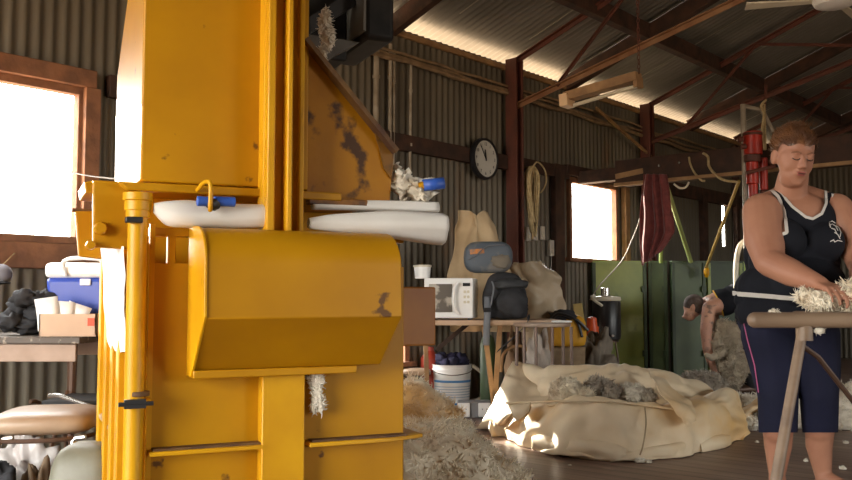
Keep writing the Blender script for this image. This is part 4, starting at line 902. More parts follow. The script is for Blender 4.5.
# bags and baskets behind the stool
def bag(px0, px1, py0, py1, Y, mat, lab, name, seed, wob=0.5, cat='bag', dep=0.12):
    a = P(px0, py0, Y); b = P(px1, py1, Y); z0 = max(b.z, 0.0); o = lump(name, v3((a.x+b.x)/2, Y, (a.z+z0)/2), ((b.x-a.x)/2, dep, (a.z-z0)/2), mat, wob=wob, seed=seed, ws=3); return tag(o, lab, cat)
bag(526, 552, 333, 400, 6.42, M('milky_plastic', (0.55, 0.49, 0.43), 0.35, 0, (0.38, 0.31, 0.25), 7, bump=0.4, bscale=14), 'milky crumpled plastic bag behind the legs of the oval stool', 'plastic_bag', 31)
bag(506, 523, 336, 400, 6.6, M('brown_sack', (0.28, 0.17, 0.09), 0.8), 'brown sack between the trestle table leg and the milky plastic bag', 'sack', 32)
c = P(509, 375, 6.3); mb = MB(); mb.lathe((c.x, 6.3, 0), [(0.06, 0), (0.07, 0.14), (0.075, 0.15), (0.06, 0.15)], 20); tag(mb.build('blue_tin', M('blue_tin_paint', (0.03, 0.09, 0.35), 0.4)), 'small blue tin on the floor left of the canvas bale corner', 'tin')
mb = MB(); mb.tube(catmull([P(501, 372, 6.4), P(503, 355, 6.4), P(512, 347, 6.4), P(524, 347, 6.4), P(531, 355, 6.4)], 6), 0.012, 8); tag(mb.build('bentwood_hoop', m_timber2), 'curved pale wooden hoop left of the oval stool legs', 'hoop')
# wicker basket with yellow tool bag on it
c = P(566, 352, 6.95); zb_ = P(566, 347, 6.95).z
mb = MB(); rows = []
for j in range(15):
    t = j/14; rr = [v3(c.x+(0.125+0.02*t)*math.cos(2*math.pi*k/48)*(1+0.03*((k+j) % 2)), 6.95+(0.11+0.02*t)*math.sin(2*math.pi*k/48)*(1+0.03*((k+j) % 2)), t*zb_) for k in range(48)]; rows.append(rr)
mb.grid(rows, closed=True); mb.f.append(tuple(range(47, -1, -1))); mb.f.append(tuple(range(14*48, 15*48))); tag(mb.build('wicker_basket', M('wicker', (0.34, 0.24, 0.14), 0.8, 0, (0.24, 0.16, 0.09), 20), ang=180), 'woven wicker basket under the yellow tool bag', 'basket')
YB = thing('tool_bag', v3(c.x, 6.95, zb_), 'yellow tool bag with black trim and handles, on the wicker basket', 'bag')
zt_ = P(566, 311, 6.95).z; hz_ = zt_-zb_
m_yb = M('yellow_bag_cloth', (0.72, 0.36, 0.02), 0.6)
rows = [[v3(c.x+0.01+0.145*wf*math.copysign(abs(math.cos(2*math.pi*k/28))**0.6, math.cos(2*math.pi*k/28)), 6.93+0.11*wf*math.copysign(abs(math.sin(2*math.pi*k/28))**0.6, math.sin(2*math.pi*k/28)), zb_+0.003+zf*hz_) for k in range(28)] for zf, wf in ((0, 0.85), (0.1, 0.95), (0.55, 1), (0.8, 0.9), (0.9, 0.5), (0.95, 0.05))]
mb = MB(); mb.grid(rows, closed=True); mb.f.append(tuple(range(28))); mb.build('main_bag', m_yb, YB, sub=1, ang=180)
mb = MB(); mb.ell((c.x-0.035, 6.9, zt_-0.045), (0.105, 0.08, 0.055), 20, 12, wob=0.4, seed=4); mb.build('black_top', m_blackc, YB, ang=180)
mb = MB(); mb.tube(catmull([v3(c.x+0.15, 6.83, zb_+0.13), v3(c.x+0.05, 6.80, zt_-0.06), v3(c.x-0.08, 6.81, zt_-0.02), v3(c.x-0.13, 6.84, zt_-0.09)], 6), 0.012, 8); mb.build('handle', m_black, YB)
strap([v3(c.x+0.0, 6.815, zt_-0.03), v3(c.x+0.07, 6.81, zt_-0.09), v3(c.x+0.10, 6.81, zb_+0.08)], 0.022, m_black, YB, 'strap')
# leaning yellowish board, orange pot, dark bag
a = P(578, 303, 7.3); b = P(590, 345, 7.2); b.z = 0.0; mb = MB(); mb.prism([P(573, 304, 7.3), P(582, 303, 7.3), v3(P(596, 340, 7.2).x, 7.15, 0.0), v3(P(583, 340, 7.2).x, 7.15, 0.0)], v3(0, 0.02, 0)); tag(mb.build('leaning_board', M('yellow_board', (0.50, 0.36, 0.12), 0.6), bev=0.003), 'yellowish board leaning behind the yellow tool bag', 'board')
c = P(592, 329, 7.45); mb = MB(); mb.lathe((c.x, 7.45, 0), [(0.05, 0), (0.055, c.z-0.0), (0.055, c.z+0.02)], 18); mb.lathe((c.x, 7.45, c.z+0.02), [(0.045, 0), (0.04, 0.07), (0.02, 0.08)], 18); tag(mb.build('orange_bottle', M('orange_plastic', (0.75, 0.10, 0.02), 0.4)), 'tall orange-red bottle left of the black drink urn', 'bottle')
bag(577, 612, 335, 402, 7.2, M('grey_sack', (0.16, 0.13, 0.10), 0.7, 0, (0.27, 0.23, 0.18), 7, bump=0.5, bscale=12), 'dark grey-brown sack slumped below the black urn', 'sack', 44, 0.7, dep=0.16)
# black urn on a stand
c = P(607, 341, 7.75); z0 = c.z; z1 = P(607, 301, 7.75).z; UR = thing('drink_urn', v3(c.x, 7.75, 0), 'black drink urn with a cream lid on a thin-legged stand before the green partition', 'urn')
mb = MB(); mb.lathe((c.x, 7.75, z0), [(0.09, 0), (0.115, 0.02), (0.12, 0.05), (0.12, z1-z0-0.01), (0.115, z1-z0)], 28); mb.build('body', m_black, UR)
mb = MB(); mb.lathe((c.x, 7.75, z1), [(0.118, 0), (0.125, 0.01), (0.12, 0.035), (0.06, 0.042), (0.05, 0.045)], 28); mb.build('lid', m_cream, UR)
mb = MB(); mb.lathe((c.x-0.01, 7.75, z1+0.04), [(0.038, 0), (0.038, 0.07), (0.03, 0.075)], 16); mb.build('cap', m_chrome, UR)
mb = MB(); mb.tube(catmull([v3(c.x-0.06, 7.63, z1-0.04), v3(c.x-0.12, 7.62, z1+0.0), v3(c.x-0.145, 7.66, z1+0.03), v3(c.x-0.11, 7.70, z1+0.045)], 6), 0.012, 8); mb.build('handle', m_cream, UR)
mb = MB(); mb.lathe((c.x+0.02, 7.63, z0+0.05), [(0.012, 0), (0.012, 0.035)], 10, axis=(0, -1, 0)); mb.build('tap', m_chrome, UR)
for a in (0.3, 2.4, 4.5):
    mb = MB(); mb.tube([(c.x+0.08*math.cos(a), 7.75+0.08*math.sin(a), z0+0.005), (c.x+0.15*math.cos(a), 7.75+0.15*math.sin(a), 0)], 0.008, 8); mb.build('leg', m_brownm, UR)
mb = MB(); mb.lathe((c.x, 7.75, z0-0.008), [(0.1, 0), (0.1, 0.01)], 20); mb.build('stand_plate', m_brownm, UR)

# ------------------------------------------------------------------ green partitions
zp = P(660, 262, 9.2).z
def panel(px0, px1, Y0, Y1, mat, lab, zt=zp, z0=0.05, dz=0.0):
    a = P(px0, 262, Y0); b = P(px1, 262, Y1); a.z = b.z = 0; d = (b-a).normalized(); nn = d.cross(v3(0, 0, 1))
    r = thing('partition_panel', (a+b)/2, lab, 'partition', 'green partition panels of the shearing board')
    mb = MB(); k = [a, b, b-nn*0.03, a-nn*0.03]; mb.hexa([q+v3(0, 0, z0) for q in k]+[q+v3(0, 0, zt+dz) for q in k]); mb.build('sheet', mat, r, bev=0.003)
    for q, q2 in ((a, a+d*0.035), (b-d*0.035, b)):
        mb = MB(); k = [q+nn*0.012, q2+nn*0.012, q2-nn*0.04, q-nn*0.04]; mb.hexa([w_+v3(0, 0, 0) for w_ in k]+[w_+v3(0, 0, zt+dz+0.01) for w_ in k]); mb.build('edge_post', m_greend if mat is not m_greend else m_green, r, bev=0.003)
    mb = MB(); mb.beam(a+nn*0.01+v3(0, 0, zt+dz), b+nn*0.01+v3(0, 0, zt+dz), 0.03, 0.02); mb.build('top_rail', mat, r)
    for zz in (0.3, 0.95):
        mb = MB(); mb.box(b+nn*0.02-d*0.03+v3(0, 0, zz), (0.05, 0.02, 0.06), math.atan2(d.y, d.x)); mb.build('hinge', m_greend, r)
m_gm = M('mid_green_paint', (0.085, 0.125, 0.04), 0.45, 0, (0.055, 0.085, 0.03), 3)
panel(592, 646, 9.15, 9.2, m_green, 'window-lit green partition panel nearest the far window, behind the urn')
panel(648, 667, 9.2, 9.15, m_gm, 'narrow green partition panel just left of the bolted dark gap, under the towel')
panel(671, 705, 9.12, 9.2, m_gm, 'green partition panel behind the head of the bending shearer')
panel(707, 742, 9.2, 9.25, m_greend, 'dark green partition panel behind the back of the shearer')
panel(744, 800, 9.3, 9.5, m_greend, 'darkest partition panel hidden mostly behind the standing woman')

# ------------------------------------------------------------------ overhead beam and its gear
bs = onwall(640, 150)[1]
bA = P(621, 174, 8.7); bz = bA.z
sB = (bA-W0).dot(E); dB = (bA-W0).dot(N)
OB = thing('overhead_beam', B(sB, dB, bz), 'long heavy timber beam hung level from the long wall across the shed behind the woman', 'beam')
mb = MB(); mb.beam(B(sB, dB, bz), B(sB, dB+5.4, bz), 0.24, 0.23); mb.build('timber', m_timber, OB, bev=0.006)
mb = MB(); mb.beam(B(sB-0.13, dB, bz-0.12), B(sB-0.13, dB+5.3, bz-0.12), 0.04, 0.03); mb.build('batten', m_timber2, OB, bev=0.002)  # pale timber stands in for light on the beam's lower ledge
mb = MB(); mb.beam(B(sB-0.123, dB+0.01, bz-0.04), B(sB-0.123, dB+0.30, bz-0.01), 0.01, 0.05); mb.build('end_plate', m_timber2, OB)
for px, py in ((660, 166), (680, 163)):
    r_ = ray(px, py); t = (B(sB-0.12, 0)-O).dot(E)/r_.dot(E); p = O+r_*t; mb = MB(); mb.lathe(p, [(0.014, -0.01), (0.012, 0.02)], 10, axis=-E); mb.build('bolt', m_chrome, OB)
mb = MB(); pass
for q_ in (4.6,):
    mb = MB(); mb.box(B(sB, dB+q_, (bz+0.12+roofz(dB+q_)-0.02)/2), (0.03, 0.03, roofz(dB+q_)-0.02-bz-0.12), WROT); mb.build('hanger', m_rust, OB)
mb = MB(); mb.beam(B(sB, 0.06, bz), B(sB, dB, bz), 0.12, 0.12); mb.build('wall_bracket', m_timber, OB)
def onbeam(px, py, off=0.14):
    r_ = ray(px, py); t = (B(sB-off, 0)-O).dot(E)/r_.dot(E); return O+r_*t
# towel
rows = []
for y, x0, x1 in ((174, 643, 666), (186, 642, 668), (205, 640, 670), (228, 639, 674), (244, 639, 671), (266, 642, 660)):
    rows.append([onbeam(x0+(x1-x0)*t, y+(0 if y < 240 else (-8*t if y < 250 else -14*t)), 0.20) for t in (0, 0.2, 0.4, 0.6, 0.8, 1)])
m_towel = M('maroon_towel', (0.20, 0.04, 0.035), 0.95, 0, (0.13, 0.026, 0.022), 20, sheen=0.3, bump=0.4, bscale=60)
o = cloth(rows, m_towel, 'towel', amp=0.01, ns=5, fold=0.03, fk=22, solid=0.012); tag(o, 'maroon towel hanging from the left end of the overhead beam', 'towel')
# ropes and hoses on the beam
mb = MB(); mb.tube(catmull([onbeam(689, 157), onbeam(690, 163), onbeam(694, 172), onbeam(701, 180), onbeam(705, 181)], 6), 0.010, 8); tag(mb.build('yellow_rope', m_rope), 'short yellow cord looping down the overhead beam face, nearest the towel', 'rope')
mb = MB(); mb.tube(catmull([onbeam(703, 153), onbeam(708, 157), onbeam(709, 166), onbeam(715, 174), onbeam(724, 180), onbeam(737, 182)], 6), 0.012, 8); tag(mb.build('yellow_rope', m_rope), 'longer wavy yellow cord down the overhead beam face, beside the red machine', 'rope')
mb = MB(); mb.tube(catmull([onbeam(674, 184), onbeam(680, 188), onbeam(686, 187), onbeam(689, 182)], 6), 0.010, 8); tag(mb.build('bent_hook', m_cream), 'pale bent hook under the overhead beam right of the towel', 'hook')
def pole(px0, py0, px1, py1, Y0, Y1, r, mat, lab, name='leaning_pole', cat='pole'):
    a = P(px0, py0, Y0); b = P(px1, py1, Y1); mb = MB(); mb.tube([a, b], r, 10); return tag(mb.build(name, mat), lab, cat)
pole(667, 187, 691, 262, 8.6, 9.05, 0.022, M('pale_green_paint', (0.35, 0.42, 0.14), 0.5), 'pale green pole leaning from the overhead beam to the partition, right of the towel')
pole(739, 181, 706, 268, 8.0, 9.05, 0.015, M('dull_yellow_paint', (0.40, 0.27, 0.07), 0.5), 'thin dull yellow pole leaning the other way, crossing before the slit of daylight')
pole(661, 212, 661, 263, 9.0, 9.1, 0.02, m_green, 'short green upright standing on the partition just right of the towel hem')
mb = MB(); mb.tube(catmull([P(643, 196, 8.65), P(640, 218, 8.8), P(632, 240, 8.9), P(621, 262, 9.0), P(600, 285, 9.0), P(590, 300, 8.9)], 6), 0.006, 8); tag(mb.build('grey_hose', m_conduit), 'thin grey hose hanging in front of the green panel, left of the towel', 'hose')
mb = MB(); mb.ell(P(706.5, 272, 9.05), (0.03, 0.03, 0.06), 12, 8); tag(mb.build('yellow_float', m_yel_bright), 'small yellow weight at the foot of the dull yellow pole', 'weight')
# red shearing machine hanging in front of the beam
RM = thing('shearing_machine', P(755, 150, 7.4), 'red overhead shearing motor with pipes and cords, left of the head of the woman', 'machine')
def cyl(px, py0, py1, r, Y, nm, mat, n=20):
    a = P(px, py0, Y); b = P(px, py1, Y); mb = MB(); mb.tube([v3(a.x, Y, a.z), v3(a.x, Y, b.z)], r, n); return mb.build(nm, mat, RM, bev=0.006)
cyl(752.5, 132, 155, 0.075, 7.4, 'motor_body', m_red); cyl(752, 155, 162, 0.068, 7.4, 'motor_collar', m_rust); cyl(752, 162, 184, 0.05, 7.4, 'gear_neck', m_red)
cyl(753, 184, 214, 0.038, 7.4, 'drive_tube', m_red); cyl(763, 158, 190, 0.035, 7.45, 'side_tube', m_red); cyl(752.5, 133, 136, 0.08, 7.4, 'motor_rim', m_rust)
cyl(762, 190, 220, 0.02, 7.45, 'side_rod', m_rust)
cyl(743, 104, 262, 0.022, 7.5, 'support_pipe', m_conduit); cyl(764, 104, 150, 0.012, 7.45, 'guide_rod', m_rope)
mb = MB(); mb.tube([P(743, 106, 7.5), P(762, 110, 7.5), P(773, 132, 7.5)], 0.02, 8); mb.build('top_arm', m_conduit, RM)
mb = MB(); mb.tube([P(746, 173, 7.33), P(775, 166, 7.33)], 0.014, 8); mb.build('cross_lever', m_rust, RM)
mb = MB(); mb.tube(catmull([P(766, 100, 7.42), P(761, 106, 7.4), P(764, 114, 7.4), P(762, 130, 7.4), P(764, 150, 7.4)], 6), 0.010, 7); mb.build('pull_cord', m_rope, RM)
mb = MB(); mb.tube([P(762, 150, 7.5), P(766, 85, 7.6)], 0.012, 8); mb.build('hanging_rod', m_rust, RM)
for px, py in ((738, 140), (741, 147), (770, 162)): mb = MB(); mb.lathe(P(px, py, 7.35), [(0.022, 0), (0.022, 0.04)], 12, axis=(1, 0, 0.2)); mb.build('pulley', m_rust, RM)
mb = MB(); mb.tube(catmull([P(737, 300, 7.6), P(736, 270, 7.6), P(739, 248, 7.6), P(746, 240, 7.6)], 6), 0.022, 10); mb.build('curved_guard', m_cream, RM)
# hanging batten light
BL = thing('batten_light', P(600, 92, 5.9), 'old wooden fluorescent batten light hanging on a chain under the roof', 'lamp')
a = P(566, 99, 6.1); b = P(639, 78, 5.75)
mb = MB(); mb.beam(a+v3(0, 0, 0.01), b+v3(0, 0, 0.01), 0.09, 0.06); mb.build('wood_batten', m_timber2, BL, bev=0.004)
a2 = P(571, 106, 6.1); b2 = P(637, 86, 5.75); mb = MB(); mb.tube([a2, b2], 0.013, 12); mb.build('light_tube', M('unlit_tube', (0.6, 0.52, 0.38), 0.3), BL)
mb = MB(); mb.beam(P(563, 102, 6.1), P(571, 100, 6.06), 0.11, 0.085); mb.build('end_cap', M('pale_end_cap', (0.75, 0.5, 0.28), 0.5), BL, bev=0.004)
mb = MB(); mb.beam(P(636, 83, 5.77), P(640, 82, 5.75), 0.08, 0.07); mb.build('end_cap', m_timber2, BL)
def chain(p, q, parent, nm='chain'):
    n = int((q-p).length/0.03); mb = MB()
    for i in range(n):
        c_ = p.lerp(q, (i+0.5)/n); d = (q-p).normalized(); x = d.orthogonal().normalized(); x.rotate(Matrix.Rotation((i % 2)*math.pi/2, 3, d))
        mb.tube([c_+d*0.018*math.cos(k*math.pi/4)+x*0.009*math.sin(k*math.pi/4) for k in range(9)], 0.003, 5, caps=False)
    mb.build(nm, m_rust, parent)
qt = b+v3(0, 0, 0.03); s_q = (qt-W0).dot(N); chain(qt, v3(qt.x, qt.y, roofz(s_q)-0.03), BL)
# ceiling fan
fc = P(834, 1, 4.9); FN = thing('ceiling_fan', fc, 'white ceiling fan with long blades hanging above the woman', 'fan')
mb = MB(); mb.lathe(fc-v3(0, 0, 0.04), [(0.05, 0), (0.10, 0.015), (0.12, 0.05), (0.11, 0.10), (0.04, 0.13)], 28); mb.build('motor_hub', m_white, FN)
dz = roofz((fc-W0).dot(N))-fc.z; mb = MB(); mb.tube([fc+v3(0, 0, 0.08), fc+v3(0, 0, dz)], 0.012, 10); mb.build('down_rod', m_white, FN)
tip = P(746, 12, 5.0); d0 = (tip-fc); L_ = d0.length; ang0 = math.atan2(d0.y, d0.x)
for k in range(3):
    a_ = ang0+k*math.pi*2/3; d = v3(math.cos(a_), math.sin(a_), -0.0); s_ = v3(-math.sin(a_), math.cos(a_), 0.18)
    mb = MB(); q = [fc+v3(0, 0, 0.0)+d*0.1-s_*0.02, fc+d*L_-s_*0.04, fc+d*L_+s_*0.04, fc+d*0.1+s_*0.02]; mb.prism(q, v3(0, 0, 0.008)); mb.build('blade', m_cream, FN, bev=0.002)
# ================================================================== canvas pack of wool on the floor
cx_ = [503, 530, 560, 590, 620, 650, 680, 710, 736]
gy = [437, 449, 456, 459, 461, 460, 457, 451, 441]
gY = [F(x, y).y for x, y in zip(cx_, gy)]
rowsb = []
rowsb.append([F(x, y+1) for x, y in zip(cx_, gy)])
rowsb.append([P(x, y, Y+0.03) for x, y, Y in zip([499, 527, 558, 590, 620, 651, 683, 714, 742], [423, 433, 438, 440, 441, 440, 436, 430, 424], gY)])
rowsb.append([P(x, y, Y+0.10) for x, y, Y in zip([502, 528, 558, 590, 620, 650, 681, 713, 740], [407, 406, 405, 405, 406, 409, 413, 410, 411], gY)])
rowsb.append([P(x, y, Y+0.16) for x, y, Y in zip([506, 530, 559, 590, 620, 650, 680, 712, 738], [402, 401, 401, 401, 402, 405, 409, 404, 404], gY)])
dip = []
for i, (x, Y) in enumerate(zip(cx_, gY)):
    p = P(x, 400, Y+0.32); p.z = (0.26, 0.22, 0.12, 0.10, 0.10, 0.14, 0.24, 0.27, 0.26)[i]; dip.append(p)
rowsb.append(dip)
rowsb.append([P(x, y, Y+0.50) for x, y, Y in zip([511, 533, 560, 590, 618, 643, 672, 706, 734], [392, 392, 387, 384, 385, 390, 395, 396, 401], gY)])
rowsb.append([P(x, y, Y+0.62) for x, y, Y in zip([511, 533, 560, 590, 619, 648, 678, 707, 733], [372, 374, 374, 373, 372, 372, 383, 390, 398], gY)])
rowsb.append([P(x, y, Y+0.75) for x, y, Y in zip([512, 534, 560, 590, 620, 650, 679, 708, 732], [366, 371, 371, 368, 366, 366, 378, 388, 397], gY)])
rowsb.append([P(x, y, Y+0.95) for x, y, Y in zip([514, 536, 560, 590, 620, 650, 679, 708, 732], [392, 388, 384, 382, 380, 380, 388, 395, 404], gY)])
bk = []
for x, Y in zip(cx_, gY): p = P(x, 400, Y+1.15); p.z = 0.01; bk.append(p)
rowsb.append(bk)
for r in rowsb:   # close the two ends down to the floor
    a = r[0]; b = r[-1]
    r.insert(0, v3(a.x-0.06, a.y+0.02, max(0.012, a.z*0.45))); r.append(v3(b.x+0.05, b.y+0.03, max(0.012, b.z*0.4)))
BALE = thing('wool_bale', v3(1.1, 5.5, 0), 'big open cream canvas wool pack slumped on the floorboards, fleece showing in its mouth', 'wool bale')
cloth(rowsb, m_canvas, 'canvas_body', BALE, k=7, amp=0.036, ns=4.0, seed=2, fold=0.0, solid=0.008)
# raised left corner, catching the light, down to its tip on the floor
cl = [[P(513, 360, 6.0), P(519, 364, 5.98), P(532, 370, 5.95), P(552, 372, 5.95)],
      [P(505, 375, 5.85), P(516, 380, 5.75), P(534, 384, 5.7), P(556, 382, 5.75)],
      [P(497, 392, 5.75), P(510, 398, 5.55), P(531, 400, 5.45), P(555, 392, 5.5)],
      [P(488, 414, 5.75), P(503, 420, 5.4), P(520, 408, 5.35), P(545, 402, 5.35)],
      [F(475, 429), F(496, 431), P(510, 425, 5.3), P(530, 406, 5.25)]]
cloth(cl, m_canvas, 'raised_corner', BALE, k=6, amp=0.022, ns=6, seed=5, solid=0.006)
def flap(rows, nm='folded_flap', seed=0, amp=0.018): return cloth(rows, m_canvas, nm, BALE, k=6, amp=amp, ns=7, seed=seed, solid=0.007)
# rolled hem along the front bottom, with an open left end
def hem(pts, rad, nm='rolled_hem', seed=0):
    cen = catmull(pts, 8); rs = [q.x for q in catmull([v3(r, 0, 0) for r in rad], 8)]; rows = []
    for i, (c, r) in enumerate(zip(cen, rs)):
        row = []
        for k in range(22):
            a = 2*math.pi*k/22; rr = r*(1+0.4*mnoise.noise(v3(math.cos(a)*1.3+seed, math.sin(a)*1.3, i*0.12)))
            q = c+v3(0.1*rr*math.cos(a), rr*1.3*math.cos(a), rr*math.sin(a)); q.z = max(q.z, 0.004); row.append(q)
        rows.append(row)
    mb = MB(); mb.grid(rows, closed=True); return mb.build(nm, m_canvas, BALE, solid=0.005, ang=180)
def G(px, py, z): q = F(px, py); q.z = z; return q
hem([G(532, 450, 0.04), G(545, 452, 0.045), G(560, 455, 0.05), G(590, 459, 0.05), G(615, 461, 0.04), G(632, 460, 0.02)], [0.03, 0.055, 0.055, 0.05, 0.045, 0.02], seed=1)
hem([G(610, 462, 0.02), G(640, 460, 0.035), G(668, 458, 0.045), G(690, 453, 0.05), G(704, 450, 0.03)], [0.015, 0.035, 0.045, 0.05, 0.03], seed=6)
hem([G(700, 452, 0.02), G(716, 449, 0.035), G(730, 446, 0.03)], [0.03, 0.045, 0.025], seed=9)
hem([G(497, 433, 0.06), G(508, 437, 0.07), G(522, 443, 0.06), G(536, 447, 0.04)], [0.05, 0.07, 0.06, 0.03], seed=12)
flap([[P(648, 370, 5.25), P(662, 380, 5.2), P(676, 390, 5.15)], [P(656, 388, 5.05), P(674, 398, 4.98), P(692, 403, 5.0)], [P(670, 404, 4.93), P(684, 410, 4.88), P(697, 414, 4.92)], [P(680, 418, 4.88), P(688, 426, 4.84), P(696, 420, 4.87)]], 'turned_flap', 3)
flap([[P(507, 403, 5.28), P(520, 403, 5.2), P(532, 403, 5.12)], [P(512, 412, 5.2), P(521, 411, 5.1), P(530, 406, 5.1)], [P(519, 420, 5.15), P(523, 417, 5.08), P(529, 411, 5.08)]], 'corner_fold', 4, 0.01)
mb = MB(); mb.tube(catmull([P(506, 403, 5.25), P(530, 402, 5.13), P(558, 401, 4.98), P(590, 401, 4.9), P(620, 402, 4.85), P(650, 406, 4.88), P(680, 410, 4.93)], 6), 0.006, 6); mb.build('lip_seam', m_canvas, BALE)
mb = MB(); mb.tube(catmull([P(645, 408, 4.86), P(646, 425, 4.76), P(643, 445, 4.72), P(640, 455, 4.70)], 6), 0.004, 6); mb.build('side_seam', M('canvas_stitching', (0.35, 0.25, 0.14), 0.8), BALE)
for i, (bl, mt, lab) in enumerate((
    ([(P(566, 391, 5.18), (0.09, 0.10, 0.065)), (P(585, 396, 5.12), (0.05, 0.06, 0.045))], m_wool, 'cream curly fleece at the left of the mouth of the canvas pack'),
    ([(P(598, 389, 5.20), (0.08, 0.10, 0.06)), (P(612, 394, 5.12), (0.06, 0.07, 0.05))], m_woolg, 'dark grey fleece in the middle of the mouth of the canvas pack'),
    ([(P(632, 394, 5.12), (0.07, 0.09, 0.055)), (P(646, 397, 5.10), (0.05, 0.06, 0.045))], m_woolw, 'pale fleece at the right of the mouth of the canvas pack'))):
    tag(fleece('fleece', bl, mt, 2200, 0.022, 0.0045, seed=40+i), lab, 'fleece', 'fleeces in the canvas pack')
# second pack and white wool lying behind the woman
o = fleece('fleece_heap', [(P(752, 412, 6.1), (0.14, 0.14, 0.12)), (P(775, 418, 6.0), (0.16, 0.16, 0.10)), (P(800, 414, 6.0), (0.17, 0.16, 0.13)), (P(748, 424, 5.9), (0.07, 0.08, 0.06))], m_woolw, 3500, 0.028, 0.006, seed=50)
tag(o, 'heap of white wool on the floor between the legs of the woman', 'wool')
o = fleece('fleece_heap', [(P(850, 405, 6.0), (0.13, 0.14, 0.13)), (P(872, 412, 6.0), (0.16, 0.15, 0.14)), (P(846, 420, 5.9), (0.07, 0.08, 0.07))], m_woolw, 3000, 0.028, 0.006, seed=51)
tag(o, 'heap of white wool on the floor at the right picture edge beneath the table brace', 'wool')
rows = [[P(738, 408, 5.9), P(750, 402, 5.9), P(764, 394, 5.95)], [P(740, 418, 5.8), P(752, 411, 5.8), P(764, 404, 5.85)], [G(740, 434, 0.02), G(752, 424, 0.06), P(763, 412, 5.8)]]
tag(cloth(rows, m_canvas, 'canvas_tail', k=6, amp=0.02, ns=6, seed=9), 'loose tail of cream canvas between the big pack and the white wool heap', 'canvas')
# big heap of raw wool beside the press
bl = [(v3(-0.02, 4.05, 0.12), (0.42, 0.45, 0.30)), (v3(-0.12, 4.5, 0.16), (0.34, 0.34, 0.27)), (v3(0.14, 3.9, 0.10), (0.24, 0.36, 0.17)), (v3(0.16, 4.35, 0.08), (0.20, 0.25, 0.15)),
      (v3(-0.08, 3.6, 0.14), (0.36, 0.34, 0.26)), (v3(0.30, 3.95, 0.05), (0.13, 0.18, 0.10)), (v3(0.10, 3.55, 0.08), (0.24, 0.26, 0.15)), (v3(0.02, 4.75, 0.1), (0.22, 0.2, 0.16))]
bl = [(v3(-0.02, 4.15, 0.10), (0.36, 0.45, 0.20)), (v3(-0.13, 4.65, 0.16), (0.30, 0.34, 0.26)), (v3(0.12, 4.0, 0.08), (0.24, 0.36, 0.13)), (v3(0.07, 4.45, 0.06), (0.19, 0.25, 0.13)),
      (v3(-0.08, 3.6, 0.10), (0.36, 0.34, 0.22)), (v3(0.34, 4.05, 0.035), (0.12, 0.16, 0.075)), (v3(0.14, 3.55, 0.06), (0.24, 0.26, 0.12)), (v3(-0.08, 4.9, 0.1), (0.20, 0.2, 0.20))]
o = fleece('wool_heap', bl, m_wool, 26000, 0.034, 0.005, seed=60, curl=0.7, jit=0.4)
tag(o, 'big heap of curly raw cream and golden wool on the floor right of the press', 'wool')
# loose scraps on the floor
for i, (px, py, r, lab) in enumerate(((641, 463, .022, 'small scrap of white wool on the boards in front of the canvas pack'), (649, 463.5, .013, 'tiny scrap of white wool just right of the larger scrap before the canvas pack'), (806, 462, .010, 'tiny wool scrap on the boards between the feet of the woman'), (846, 444, .013, 'small wool scrap on the boards under the table brace'), (843, 470, .014, 'small wool scrap on the boards beside the right foot of the woman'), (570, 466, .008, 'tiny wool scrap on the bare boards left of the middle, before the pack'), (757, 443, .010, 'tiny wool scrap on the boards just left of the trouser cuff'))):
    q = F(px, py); o = fleece('wool_scrap', [(q+v3(0, 0, r*0.5), (r*1.3, r, r*0.6))], m_woolw, 60, 0.012, 0.003, seed=70+i); tag(o, lab, 'wool scrap', 'wool scraps on the floor')

# ================================================================== figures
def proj(p):
    c, s = math.cos(PITCH), math.sin(PITCH); q = p-O; d = q.y*c+q.z*s; v = -q.y*s+q.z*c
    return (426+FOC*q.x/d, 240-FOC*v/d)
def cap(mb, a, b, ra, rb, n=18):   # tapered capsule
    a = Vector(a); b = Vector(b); d = b-a; L = d.length; d.normalize(); k = 5; pts = []; rs = []
    for i in range(k): t = math.pi/2*(i+0.15)/k; pts.append(a-d*ra*math.cos(t)); rs.append(ra*math.sin(t))
    m = 4
    for i in range(m+1): pts.append(a.lerp(b, i/m)); rs.append(ra+(rb-ra)*i/m)
    for i in range(k): t = math.pi/2*(1-(i+0.85)/k+0.0); pts.append(b+d*rb*math.cos(t)); rs.append(rb*math.sin(t))
    return mb.tube(pts, rs, n)
def limb(mb, pts, rs):
    for i in range(len(pts)-1): cap(mb, pts[i], pts[i+1], rs[i], rs[i+1])
def remeshed(mb, vox, smooth=6, name='tmp'):
    o = mb.build(name, None); q = o.modifiers.new('r', 'REMESH'); q.mode = 'VOXEL'; q.voxel_size = vox; q.adaptivity = 0
    q = o.modifiers.new('s', 'SMOOTH'); q.factor = 0.5; q.iterations = smooth
    dg = bpy.context.evaluated_depsgraph_get(); dg.update(); me = bpy.data.meshes.new_from_object(o.evaluated_get(dg)); bpy.data.objects.remove(o)
    return me
def meshobj(me, name, mat, parent):
    off = Vector(parent.location) if parent else Vector((0, 0, 0))
    for v in me.vertices: v.co -= off
    me.shade_smooth(); me.materials.clear(); me.materials.append(mat); o = bpy.data.objects.new(name, me); COL.objects.link(o); o.parent = parent; return o
